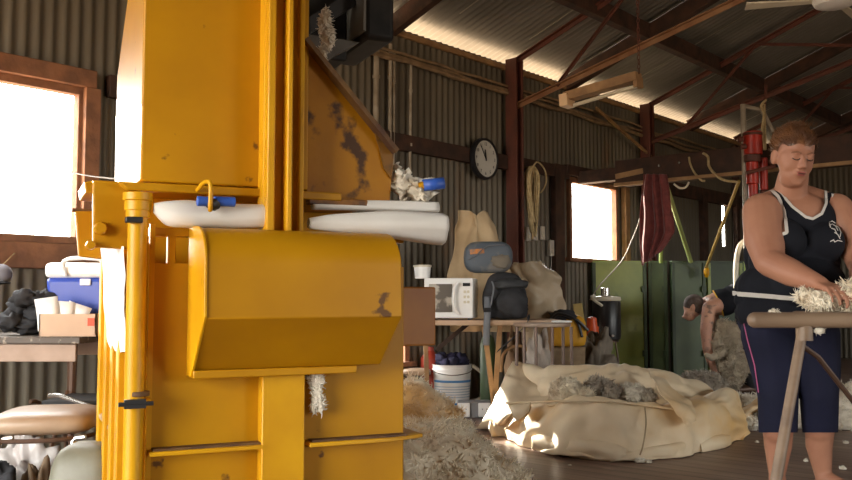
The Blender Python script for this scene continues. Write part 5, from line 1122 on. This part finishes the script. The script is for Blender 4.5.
def clipmesh(me, fns, off=0.0, box=None, subd=0):
    """keep the part of a mesh where all the scalar functions are > 0, pushed out along its normals"""
    bm = bmesh.new(); bm.from_mesh(me)
    if box:
        dl = [f for f in bm.faces if not (lambda c: box[0] <= c[0] <= box[2] and box[1] <= c[1] <= box[3])(proj(f.calc_center_median()))]
        bmesh.ops.delete(bm, geom=dl, context='FACES')
    bmesh.ops.triangulate(bm, faces=bm.faces)
    for _ in range(subd): bmesh.ops.subdivide_edges(bm, edges=bm.edges, cuts=1, use_grid_fill=True); bmesh.ops.triangulate(bm, faces=bm.faces)
    bm.normal_update(); bm.verts.ensure_lookup_table()
    polys = [[(v.co.copy(), v.normal.copy()) for v in f.verts] for f in bm.faces]; bm.free()
    for fn in fns:
        out = []
        for pl in polys:
            vals = [fn(q[0]) for q in pl]
            if min(vals) >= 0: out.append(pl); continue
            if max(vals) <= 0: continue
            new = []
            for i in range(len(pl)):
                a, b = pl[i], pl[(i+1) % len(pl)]; va, vb = vals[i], vals[(i+1) % len(pl)]
                if va >= 0: new.append(a)
                if (va >= 0) != (vb >= 0):
                    t = va/(va-vb); new.append((a[0].lerp(b[0], t), a[1].lerp(b[1], t)))
            if len(new) >= 3: out.append(new)
        polys = out
    vs = []; fs = []; idx = {}
    for pl in polys:
        f = []
        for c, nn in pl:
            key = (round(c.x, 5), round(c.y, 5), round(c.z, 5))
            if key not in idx: idx[key] = len(vs); vs.append(c+nn.normalized()*off)
            if not f or f[-1] != idx[key]: f.append(idx[key])
        if len(f) > 2 and f[0] == f[-1]: f.pop()
        if len(set(f)) >= 3: fs.append(f)
    m2 = bpy.data.meshes.new('clip'); m2.from_pydata([tuple(q) for q in vs], [], fs); m2.update(); m2.validate(); return m2
def stroke(poly, w_):
    def fn(p):
        x, y = proj(p); best = 1e9
        for (ax, ay), (bx, by) in zip(poly[:-1], poly[1:]):
            dx, dy = bx-ax, by-ay; t = max(0, min(1, ((x-ax)*dx+(y-ay)*dy)/(dx*dx+dy*dy+1e-9))); best = min(best, math.hypot(x-ax-t*dx, y-ay-t*dy))
        return w_-best
    return fn
def side(ax, ay, bx, by):   # > 0 on the right of a->b in picture axes (y down)
    L = math.hypot(bx-ax, by-ay)
    return lambda p: (lambda q: ((bx-ax)*(q[1]-ay)-(by-ay)*(q[0]-ax))/L)(proj(p))

m_skin = M('sun_flushed_skin', (0.43, 0.205, 0.125), 0.5, 0, (0.37, 0.165, 0.10), 7, bump=0.03, bscale=60, spec=0.35)
m_skin2 = M('tanned_tattooed_skin', (0.52, 0.28, 0.19), 0.5, 0, (0.46, 0.23, 0.16), 7, c3=(0.16, 0.10, 0.08), n3=16, lo3=0.54, hi3=0.66)
m_navy = M('navy_singlet_cloth', (0.010, 0.0105, 0.015), 0.85, 0, (0.013, 0.014, 0.019), 6, bump=0.2, bscale=10, spec=0.15)
m_pant = M('navy_trouser_cloth', (0.014, 0.015, 0.038), 0.8, 0, (0.010, 0.011, 0.027), 5, bump=0.25, bscale=9, spec=0.2)
m_trim = M('off_white_piping', (0.62, 0.58, 0.53), 0.7)
m_hair = M('auburn_hair', (0.10, 0.036, 0.013), 0.45, 0, (0.20, 0.08, 0.024), 16)
m_lip = M('lips', (0.36, 0.10, 0.08), 0.45); m_lash = M('dark_lashes', (0.04, 0.02, 0.015), 0.6); m_brow = M('brown_brows', (0.24, 0.11, 0.06), 0.8)

WP = thing('person', v3(P(790, 300, 3.9).x, 3.9, 0), 'woman in a navy singlet with white piping, sorting wool at the round-railed table', 'person')
def hand(mb, wrist, knuck, curl_dir, palm_n, scale=1.0, thumb_side=1):
    """palm plus five separate bent fingers; wrist->knuck is the palm axis, palm_n points out of the palm"""
    wrist = Vector(wrist); knuck = Vector(knuck); ax = (knuck-wrist).normalized(); pn = Vector(palm_n); pn = (pn-ax*pn.dot(ax)).normalized(); sd_ = ax.cross(pn)*thumb_side
    for k in range(4):
        o_ = (k-1.5)*0.0195*scale; cap(mb, wrist+sd_*o_*0.6, knuck-sd_*(-o_)-ax*0.004*abs(k-1.2), 0.016*scale, 0.0125*scale, 12)
    lens = (0.068, 0.078, 0.074, 0.058)
    for k in range(4):
        base = knuck+sd_*((1.5-k)*0.0205*scale); spread = sd_*((1.5-k)*0.10); l = lens[k]*scale; d = (ax+spread).normalized(); p = base; r = (0.0095, 0.0098, 0.0092, 0.008)[k]*scale
        for j, (f_, bend) in enumerate(((0.45, 0.35), (0.32, 0.55), (0.25, 0.5))):
            d = (d+pn*bend*(0.8+0.12*k)).normalized(); q = p+d*l*f_; cap(mb, p, q, r, r*0.9, 10); p = q; r *= 0.9
    b = wrist+ax*0.025*scale+sd_*0.03*scale; d = (ax*0.75+sd_*0.75+pn*0.25).normalized(); q = b+d*0.035*scale; cap(mb, b-sd_*0.012*scale, q, 0.015*scale, 0.0115*scale, 10)
    d2 = (d+pn*0.4+ax*0.3).normalized(); q2 = q+d2*0.028*scale; cap(mb, q, q2, 0.0112*scale, 0.009*scale, 10)
# torso primitives (shared by body and singlet)
def torso(mb, g=0.0):
    def el(px, py, Y, r): mb.ell(P(px, py, Y), tuple(q+g for q in r), 26, 18)
    el(799, 222, 3.90, (0.150, 0.105, 0.13)); el(783, 241, 3.80, (0.085, 0.085, 0.085)); el(822, 243, 3.82, (0.082, 0.08, 0.082))
    el(794, 262, 3.90, (0.185, 0.135, 0.13)); el(789, 288, 3.90, (0.212, 0.155, 0.12)); el(771, 292, 3.98, (0.150, 0.14, 0.12)); el(804, 284, 3.82, (0.165, 0.12, 0.115))
    el(791, 205, 3.93, (0.125, 0.075, 0.055)); el(776, 255, 3.98, (0.13, 0.11, 0.16))
def hips(mb, g=0.0):
    def el(px, py, Y, r): mb.ell(P(px, py, Y), tuple(q+g for q in r), 26, 18)
    el(789, 312, 3.92, (0.212, 0.155, 0.12)); el(772, 318, 4.0, (0.145, 0.145, 0.13))
    LL = [P(769, 335, 3.94), P(775, 372, 3.92), P(778, 395, 3.90), P(778, 430, 3.92)]
    RL = [P(813, 335, 3.94), P(817, 372, 3.92), P(819, 395, 3.90), P(820, 430, 3.94)]
    limb(mb, LL, [0.115+g, 0.095+g, 0.080+g, 0.076+g]); limb(mb, RL, [0.108+g, 0.092+g, 0.076+g, 0.069+g])
body = MB(); torso(body); hips(body, -0.012)
limb(body, [P(778, 425, 3.93), P(778, 445, 3.95), P(777, 474, 3.96)], [0.066, 0.058, 0.035]); limb(body, [P(820, 425, 3.95), P(819, 445, 3.97), P(823, 474, 3.98)], [0.062, 0.056, 0.036])
for px, dx in ((777, -0.03), (824, 0.09)):
    a = P(px, 476, 3.97); h_ = v3(a.x, 4.0, 0.035); t_ = v3(a.x+dx*1.3, 3.80, 0.025)
    cap(body, h_, t_, 0.034, 0.026); cap(body, v3(a.x, 3.97, 0.07), v3((h_.x+t_.x)/2, 3.88, 0.04), 0.036, 0.03); body.ell(t_+v3(0, 0, -0.002), (0.042, 0.045, 0.02), 16, 10)
    for k in range(5):
        b_ = t_+v3((k-2)*0.017, -0.03+0.004*abs(k-1), -0.006); cap(body, b_, b_+v3((k-2)*0.003, -0.022, -0.003), 0.010 if k else 0.012, 0.008, 8)
# neck, shoulders, arms
cap(body, P(788, 206, 3.92), P(793, 178, 3.86), 0.074, 0.064); cap(body, P(790, 192, 3.94), P(768, 203, 3.92), 0.045, 0.05); cap(body, P(798, 192, 3.94), P(824, 202, 3.94), 0.042, 0.05)
cap(body, P(786, 201, 3.92), P(762, 208, 3.88), 0.050, 0.055); cap(body, P(796, 201, 3.92), P(831, 206, 3.94), 0.048, 0.052)
LA = [P(762, 212, 3.84), P(764, 238, 3.77), P(769, 260, 3.70)]; limb(body, LA, [0.082, 0.082, 0.064])
limb(body, [P(771, 263, 3.68), P(792, 273, 3.58), P(820, 284, 3.45)], [0.060, 0.055, 0.032])
hand(body, P(820, 284, 3.45), P(834, 289, 3.38), None, v3(0.1, -0.15, -1), 1.0, 1)
RA = [P(836, 210, 3.92), P(852, 240, 3.86), P(862, 266, 3.78)]; limb(body, RA, [0.074, 0.070, 0.055])
limb(body, [P(862, 266, 3.78), P(862, 280, 3.6), P(858, 288, 3.46)], [0.052, 0.046, 0.031])
hand(body, P(858, 288, 3.46), P(853, 293, 3.37), None, v3(-0.1, -0.15, -1), 1.0, -1)
# head
HC = P(794, 155.5, 3.80); HR = Matrix.Rotation(math.radians(1), 3, 'Z') @ Matrix.Rotation(math.radians(17), 3, 'X') @ Matrix.Rotation(math.radians(4), 3, 'Y'); HS = 1.08
def H(x, y, z): return HC+HR @ (v3(x, y, z)*HS)
def hel(mb, c, r, n=20, m=14): mb.ell(H(*c), tuple(q*HS for q in r), n, m, R=HR)
hel(body, (0, 0.015, 0.035), (0.074, 0.092, 0.082), 28, 20); hel(body, (0, -0.022, -0.01), (0.066, 0.066, 0.085), 28, 20)
hel(body, (0, -0.028, -0.070), (0.055, 0.054, 0.045)); hel(body, (0, -0.062, -0.094), (0.024, 0.020, 0.018)); hel(body, (0, -0.02, -0.095), (0.048, 0.045, 0.03))
for s_ in (-1, 1):
    hel(body, (s_*0.034, -0.050, -0.034), (0.024, 0.022, 0.030)); hel(body, (s_*0.026, -0.079, 0.018), (0.022, 0.010, 0.007)); hel(body, (s_*0.027, -0.0775, 0.001), (0.0155, 0.010, 0.009))
    hel(body, (s_*0.010, -0.093, -0.035), (0.008, 0.009, 0.006)); hel(body, (s_*0.074, 0.012, -0.010), (0.010, 0.022, 0.034)); hel(body, (s_*0.07, 0.006, -0.022), (0.012, 0.014, 0.02))
cap(body, H(0, -0.085, 0.010), H(0, -0.100, -0.026), 0.0075*HS, 0.0115*HS, 12); hel(body, (0, -0.081, -0.058), (0.024, 0.012, 0.016))
wb = remeshed(body, 0.0052, 5); wbo = meshobj(wb, 'body', m_skin, WP)
# face details
for s_ in (-1, 1):
    mb = MB(); mb.tube(catmull([H(s_*0.013, -0.0865, -0.001), H(s_*0.021, -0.0915, -0.0055), H(s_*0.031, -0.0895, -0.0065), H(s_*0.041, -0.080, -0.002)], 4), 0.0021, 6); mb.build('eyelashes', m_lash, WP)
    mb = MB(); mb.tube(catmull([H(s_*0.012, -0.0885, 0.018), H(s_*0.024, -0.0905, 0.024), H(s_*0.036, -0.084, 0.022), H(s_*0.044, -0.075, 0.017)], 4), [0.003]*13, 6); mb.build('eyebrow', m_brow, WP)
mb = MB(); mb.ell(H(0, -0.0925, -0.0535), (0.021, 0.006, 0.0042), 16, 8, R=HR); mb.ell(H(0, -0.0915, -0.063), (0.0175, 0.007, 0.0048), 16, 8, R=HR); mb.build('lips', m_lip, WP)
mb = MB(); mb.ell(H(0, -0.0965, -0.0582), (0.018, 0.0035, 0.0016), 12, 6, R=HR); mb.build('mouth_line', m_lash, WP)
# hair: cap over the skull plus swept strands
hc = MB(); hc.ell(H(0, 0.020, 0.040), (0.081*HS, 0.096*HS, 0.082*HS), 30, 20, R=HR); hc.ell(H(0, 0.08, 0.045), (0.045*HS, 0.035*HS, 0.04*HS), 20, 14, R=HR)
hme = remeshed(hc, 0.006, 3)
def hairline(p):
    q = HR.transposed() @ (p-HC)/HS
    return min(q.z-(0.050 if q.y < -0.030 else 0.050-(q.y+0.030)*1.9)+0.006*math.sin(q.x*95)+0.10*abs(q.x)*0.5, 0.2)
h2 = clipmesh(hme, [hairline]); ho = meshobj(h2, 'hair', m_hair, WP)
hp, hn = sample_obj(ho, 2600, 5); mb = MB(); rnd = random.Random(9)
back = HR @ v3(0, 1, 0.25); keepp = []
for p, nn in zip(hp, hn):
    if nn.dot(p-H(0, 0.02, 0.04)) < 0: nn = -nn
    t_ = (back-nn*back.dot(nn)); d = (nn*0.22+t_*0.95+v3(rnd.gauss(0, .16), rnd.gauss(0, .16), rnd.gauss(0, .16))).normalized()
    q = p.copy(); pts = [q.copy()]
    L = rnd.uniform(0.015, 0.035)
    for j in range(3): d = (d-nn*0.10+v3(rnd.gauss(0, .12), rnd.gauss(0, .12), rnd.gauss(0, .10))).normalized(); q = q+d*L/3; pts.append(q.copy())
    mb.tube(pts, [0.0018, 0.0016, 0.0012, 0.0005], 3)
for i in range(60):
    a = rnd.uniform(-0.06, 0.06); pts = [H(a, -0.03+rnd.uniform(-.02, .06), 0.12)]
    d = (v3(rnd.gauss(0, .5), rnd.gauss(0, .4), 1)).normalized()
    for j in range(3): d = (d+v3(rnd.gauss(0, .4), rnd.gauss(0, .4), -0.25)).normalized(); pts.append(pts[-1]+d*0.011)
    mb.tube(pts, [0.0012, 0.001, 0.0008, 0.0004], 3)
mb.build('hair_strands', m_hair, WP, ang=180)
# singlet
tm = MB(); torso(tm, 0.007); cap(tm, P(786, 201, 3.92), P(764, 208, 3.88), 0.058, 0.062); cap(tm, P(796, 201, 3.92), P(829, 206, 3.94), 0.056, 0.060)
tme = remeshed(tm, 0.0055, 5)
neckf = lambda p, A=side(812, 217, 773, 183), Bf=side(824, 186, 812, 217): -min(-A(p) if False else A(p), Bf(p))
# V neck: above both of its sides is cut away
def sideval(ax, ay, bx, by, x, y): return ((bx-ax)*(y-ay)-(by-ay)*(x-ax))/math.hypot(bx-ax, by-ay)
def neck(p, e=0.0):
    x, y = proj(p); pl = [(772, 180), (781, 192), (793, 206), (806, 216), (812, 217.5), (820, 213), (824, 204), (824, 190), (819, 175)]
    inside = False; n = len(pl); best = 1e9; j = n-1
    for i in range(n):
        (ax, ay), (bx, by) = pl[i], pl[j]
        if (ay > y) != (by > y) and x < (bx-ax)*(y-ay)/(by-ay)+ax: inside = not inside
        dx, dy = bx-ax, by-ay; t = max(0, min(1, ((x-ax)*dx+(y-ay)*dy)/(dx*dx+dy*dy))); best = min(best, math.hypot(x-ax-t*dx, y-ay-t*dy)); j = i
    return (-best if inside else best)-e
def polyd(p, pl):
    x, y = proj(p); inside = False; n = len(pl); best = 1e9; j = n-1
    for i in range(n):
        (ax, ay), (bx, by) = pl[i], pl[j]
        if (ay > y) != (by > y) and x < (bx-ax)*(y-ay)/(by-ay)+ax: inside = not inside
        dx, dy = bx-ax, by-ay; t = max(0, min(1, ((x-ax)*dx+(y-ay)*dy)/(dx*dx+dy*dy))); best = min(best, math.hypot(x-ax-t*dx, y-ay-t*dy)); j = i
    return -best if inside else best
armL = [(700, 150), (760, 180), (766, 188), (776, 198), (783, 212), (785, 232), (740, 245), (700, 245)]
armR = [(832, 180), (834, 200), (839, 215), (846, 236), (870, 240), (880, 170)]
hemf = lambda p: (lambda q: (294+0.075*(q[0]-745))-q[1])(proj(p))
sm_ = clipmesh(tme, [neck, lambda p: polyd(p, armL), lambda p: polyd(p, armR), lambda p: hemf(p)+2], 0.002)
so = meshobj(sm_, 'singlet', m_navy, WP)
def band_(fns, nm, mat=m_trim, off=0.006, subd=1, src=None):
    m_ = clipmesh(src or tme, fns, off, subd=subd); return meshobj(m_, nm, mat, WP)
band_([neck, lambda p: 2.6-neck(p), lambda p: polyd(p, armL), lambda p: polyd(p, armR), lambda p: 222-proj(p)[1]], 'neck_piping')
band_([lambda p: polyd(p, armL), lambda p: 3.2-polyd(p, armL), neck, lambda p: 236-proj(p)[1]], 'armhole_piping')
band_([lambda p: polyd(p, armR), lambda p: 2.6-polyd(p, armR), neck, lambda p: 232-proj(p)[1], lambda p: 3.90-p.y, lambda p: proj(p)[1]-188], 'armhole_piping')
band_([lambda p: hemf(p)+2, lambda p: 2.2-hemf(p)], 'hem_piping', off=0.007)
# the white emblem on the chest: a small figure above a line of script
em = [[(829, 223), (831, 221), (834, 223)], [(829, 226), (832, 225), (835, 227), (837, 231)], [(831, 229), (834, 230), (836, 234)], [(833, 226), (838, 228), (840, 233), (839, 237)], [(834, 233), (837, 235), (839, 239)], [(829, 224), (830, 228)], [(830, 241.5), (833, 240), (834, 242), (837, 240.5), (841, 241.5)]]
fm = [stroke(s_, 0.42) for s_ in em]
m_ = clipmesh(tme, [lambda p: max(f(p) for f in fm), lambda p: P(0, 0, 3.9).y-p.y], 0.005, box=(824, 216, 846, 246), subd=2); meshobj(m_, 'chest_emblem', m_trim, WP)
# trousers
pm = MB(); hips(pm, 0.004); pme = remeshed(pm, 0.0065, 5)
po = meshobj(clipmesh(pme, [lambda p: proj(p)[1]-292, lambda p: 432.5-proj(p)[1]]), 'trousers', m_pant, WP)
mm = clipmesh(pme, [stroke([(744, 322), (748, 340), (755, 365), (759, 392)], 0.55), lambda p: proj(p)[1]-300], 0.003, box=(738, 318, 766, 400), subd=1); meshobj(mm, 'pink_side_seam', M('pink_piping', (0.45, 0.10, 0.22), 0.6), WP)
# dark under-layer bunched below the hem
um = MB(); torso(um, 0.003); hips(um, 0.011)
for i, (px, py) in enumerate(((741, 300), (742, 312), (747, 322), (752, 316))): um.ell(P(px, py, 3.95), (0.028, 0.04, 0.026), 14, 10, wob=0.5, seed=i)
ume = remeshed(um, 0.0065, 3); meshobj(clipmesh(ume, [lambda p: proj(p)[1]-294, lambda p: 321+3*math.sin(proj(p)[0]*0.4)-proj(p)[1]], 0.002), 'waist_layer', m_navy, WP)

# ------------------------------------------------------------------ sorting table with rods
TY = 3.30; zt = P(800, 320, TY).z; m_wood = M('greasy_round_wood', (0.26, 0.175, 0.11), 0.5, 0, (0.17, 0.11, 0.07), 9, bump=0.2, stretch=(0.3, 1, 1))
TB = thing('sorting_table', v3(P(800, 320, TY).x+0.3, TY+0.2, 0), 'round-railed wooden wool table on splayed legs in front of the woman', 'table')
xl = P(752, 320, TY).x; mb = MB(); ra_ = 0.029
cap(mb, v3(xl+ra_*0.4, TY, zt), v3(xl+1.3, TY, zt), ra_, ra_, 20); mb.build('front_rail', m_wood, TB)
mb = MB(); cap(mb, v3(xl+0.3, TY+0.34, zt), v3(xl+1.3, TY+0.34, zt), ra_, ra_, 16); mb.build('rear_rail', m_wood, TB)
for i in range(14):
    x_ = xl+0.16+i*0.085; mb = MB(); mb.tube([v3(x_, TY+0.02, zt+0.008), v3(x_, TY+0.33, zt+0.008)], 0.010, 8); mb.build('rod', m_wood, TB)
lt = P(803, 328, TY+0.02); lb = P(777, 475, TY-0.10); d = (lb-lt).normalized(); lb = lt+d*(lt.z/-d.z)
mb = MB(); mb.tube([lt, lb], [0.019, 0.021], 14); mb.build('leg', m_wood, TB)
mb = MB(); mb.tube([v3(lt.x, TY+0.01, zt-0.01), v3(lt.x, TY+0.01, zt-0.075)], 0.030, 14); mb.build('leg_socket', m_wood, TB)
mb = MB(); mb.tube([lt.lerp(lb, 0.08), P(818, 357, TY+0.05), P(852, 400, TY+0.12), P(880, 437, TY+0.18)], 0.010, 8); mb.build('brace', m_brownm, TB)
for x_, y_ in ((1.15, 0.0), (0.85, 0.33), (1.15, 0.33)):
    mb = MB(); mb.tube([v3(xl+x_, TY+y_, zt-0.02), v3(xl+x_+0.1, TY+y_+(-0.05 if y_ == 0 else 0.06), 0)], 0.024, 12); mb.build('leg', m_wood, TB)
# fleece on the table under her hands
bl = [(P(822, 302, 3.42), (0.06, 0.07, 0.035)), (P(836, 300, 3.45), (0.07, 0.09, 0.04)), (P(850, 298, 3.42), (0.07, 0.09, 0.05)), (P(868, 296, 3.45), (0.09, 0.1, 0.06)), (P(806, 297, 3.46), (0.035, 0.04, 0.022))]
bl = [(v3(c.x, c.y, max(c.z, zt+0.018+r[2]*0.8)), r) for c, r in bl]
o = fleece('fleece', bl, m_wool, 3800, 0.026, 0.0055, seed=80, curl=0.8); tag(o, 'curly cream fleece on the sorting table under the hands of the woman', 'fleece')
for px, py, r, lab in ((774, 310.5, 0.012, 'tiny wool scrap lying alone on the left part of the table rail'), (819, 331, 0.012, 'small wool scrap hanging under the table rail')):
    c = P(px, py, TY); c.z = (zt+ra_+0.002) if py < 320 else c.z; o = fleece('wool_scrap', [(c, (r*1.4, r, r*0.5 if py < 320 else r*0.9))], m_woolw, 60, 0.010, 0.003, seed=90+int(px)); tag(o, lab, 'wool scrap')

# ------------------------------------------------------------------ the shearer and the sheep
SY = 8.2; KP = thing('person', v3(P(740, 300, SY).x, SY, 0), 'shearer in a yellow-trimmed black singlet bent double over a sheep by the green panels', 'person')
b = MB()
def kel(px, py, Y, r, mbx=b): mbx.ell(P(px, py, Y), r, 20, 14)
kel(722, 303, SY, (0.14, 0.17, 0.115)); kel(736, 298, SY, (0.13, 0.17, 0.12)); kel(712, 305, SY, (0.10, 0.19, 0.095)); kel(747, 302, SY, (0.12, 0.17, 0.13))
cap(b, P(708, 306, SY), P(698, 309, SY), 0.06, 0.055); kel(693, 307, SY, (0.085, 0.075, 0.095)); kel(690, 314, SY-0.02, (0.055, 0.055, 0.065)); kel(684, 317, SY-0.02, (0.02, 0.018, 0.018)); kel(693, 307, SY-0.08, (0.02, 0.012, 0.03))
limb(b, [P(709, 308, SY-0.14), P(706, 330, SY-0.2), P(707, 348, SY-0.2)], [0.062, 0.052, 0.042]); limb(b, [P(707, 348, SY-0.2), P(711, 362, SY-0.22), P(714, 370, SY-0.22)], [0.042, 0.036, 0.028])
hand(b, P(714, 370, SY-0.22), P(718, 377, SY-0.24), None, v3(1, 0.2, 0), 1.0, 1)
limb(b, [P(712, 308, SY+0.15), P(716, 330, SY+0.12), P(722, 344, SY+0.05)], [0.055, 0.046, 0.038]); limb(b, [P(722, 344, SY+0.05), P(726, 354, SY-0.05), P(728, 362, SY-0.1)], [0.038, 0.034, 0.027])
hand(b, P(728, 362, SY-0.1), P(730, 370, SY-0.14), None, v3(-1, 0, 0), 1.0, -1)
limb(b, [P(748, 308, SY-0.1), P(742, 345, SY-0.16), P(752, 385, SY-0.08)], [0.10, 0.075, 0.05]); limb(b, [P(752, 308, SY+0.1), P(748, 345, SY+0.16), P(758, 385, SY+0.1)], [0.10, 0.075, 0.05])
for yy in (-0.08, 0.1):
    a = P(753, 390, SY+yy); cap(b, v3(a.x, SY+yy, 0.045), v3(a.x-0.17, SY+yy-0.02, 0.035), 0.045, 0.035)
kme = remeshed(b, 0.011, 4); meshobj(kme.copy(), 'body', m_skin2, KP)
tor = MB(); kel(722, 302.5, SY, (0.145, 0.175, 0.122), tor); kel(736, 298, SY, (0.138, 0.178, 0.128), tor); kel(747, 302, SY, (0.13, 0.18, 0.138), tor)
tme2 = remeshed(tor, 0.012, 4)
arm2 = [(690, 280), (713, 292), (719, 302), (722, 312), (726, 330), (680, 340)]
meshobj(clipmesh(tme2, [lambda p: polyd(p, arm2)], 0.003), 'singlet', m_navy, KP)
meshobj(clipmesh(tme2, [lambda p: polyd(p, arm2), lambda p: 1.3-polyd(p, arm2)], 0.008, subd=1), 'yellow_trim', M('yellow_trim', (0.65, 0.36, 0.03), 0.6), KP)
pz = MB(); kel(748, 304, SY, (0.14, 0.185, 0.145), pz); limb(pz, [P(748, 308, SY-0.1), P(742, 345, SY-0.16), P(752, 384, SY-0.08)], [0.11, 0.087, 0.066]); limb(pz, [P(752, 308, SY+0.1), P(748, 345, SY+0.16), P(758, 384, SY+0.1)], [0.11, 0.087, 0.066])
pzm = remeshed(pz, 0.012, 3); meshobj(clipmesh(pzm, [lambda p: proj(p)[0]-736-0.0*p.x]), 'trousers', m_blackc, KP)
for yy in (-0.08, 0.1):
    a = P(753, 390, SY+yy); mb = MB(); cap(mb, v3(a.x+0.01, SY+yy, 0.05), v3(a.x-0.18, SY+yy-0.02, 0.038), 0.052, 0.04); mb.v = [Vector((p.x, p.y, max(p.z, 0.003))) for p in mb.v]; mb.build('shoe', m_brownm, KP)
hh = MB(); hh.ell(P(694, 305, SY), (0.095, 0.086, 0.10), 24, 16); hhm = remeshed(hh, 0.01, 2)
meshobj(clipmesh(hhm, [lambda p: (lambda q: 311.5-0.5*(q[0]-686)*0-q[1]+(q[0]-690)*0.35)(proj(p))]), 'hair', M('short_dark_hair', (0.07, 0.045, 0.035), 0.8, 0, (0.12, 0.09, 0.08), 30), KP)
# sheep sat up against the shearer
SH = thing('sheep', v3(P(728, 392, SY-0.1).x, SY-0.12, 0), 'woolly sheep held upright on its rump against the knees of the shearer', 'sheep')
sb = MB()
for px, py, Y, r in ((730, 340, SY-0.14, (0.13, 0.14, 0.16)), (733, 362, SY-0.14, (0.15, 0.16, 0.17)), (726, 376, SY-0.15, (0.15, 0.16, 0.13)), (722, 330, SY-0.12, (0.08, 0.09, 0.09))): sb.ell(P(px, py, Y), r, 22, 16, wob=0.12, seed=int(px))
cap(sb, P(722, 328, SY-0.13), P(716, 342, SY-0.2), 0.06, 0.05); sb.ell(P(717, 346, SY-0.22), (0.05, 0.05, 0.075), 16, 12); cap(sb, P(717, 350, SY-0.23), P(719, 358, SY-0.26), 0.036, 0.026)
for s_ in (-1, 1): sb.ell(P(715+s_*5, 342, SY-0.23), (0.035, 0.012, 0.014), 12, 8)
for (a, bq, c) in (((722, 352, -0.28), (712, 358, -0.34), (706, 355, -0.38)), ((724, 378, -0.28), (708, 384, -0.36), (700, 380, -0.42)), ((735, 352, -0.26), (728, 364, -0.36), (720, 366, -0.4)), ((732, 380, -0.3), (716, 388, -0.42), (706, 387, -0.48))):
    limb(sb, [P(q[0], q[1], SY+q[2]) for q in (a, bq, c)], [0.045, 0.028, 0.022])
sb.v = [Vector((p.x, p.y, max(p.z, 0.005))) for p in sb.v]
sme = remeshed(sb, 0.012, 3); sbo = meshobj(sme, 'body', m_sheep, SH)
sp_, sn_ = sample_obj(sbo, 6000, 3); mb = MB(); kk = [(p, q) for p, q in zip(sp_, sn_) if proj(p)[0] > 714+2*(proj(p)[1] > 350) and p.z > 0.02]
locks(mb, [k[0] for k in kk], [k[1] for k in kk], 0.028, 0.007, 0.8, 4, 0.4); mb.build('fleece_coat', m_sheep, SH, ang=180)
o = fleece('fleece_heap', [(v3(P(700, 390, SY-0.35).x, SY-0.3, 0.08), (0.22, 0.2, 0.13)), (v3(P(684, 390, SY-0.35).x, SY-0.3, 0.05), (0.14, 0.16, 0.10)), (v3(P(712, 390, SY-0.5).x, SY-0.42, 0.06), (0.16, 0.14, 0.15))], m_woolg, 4500, 0.03, 0.006, seed=95)
tag(o, 'grey shorn fleece spread on the floor left of the sheep', 'fleece')
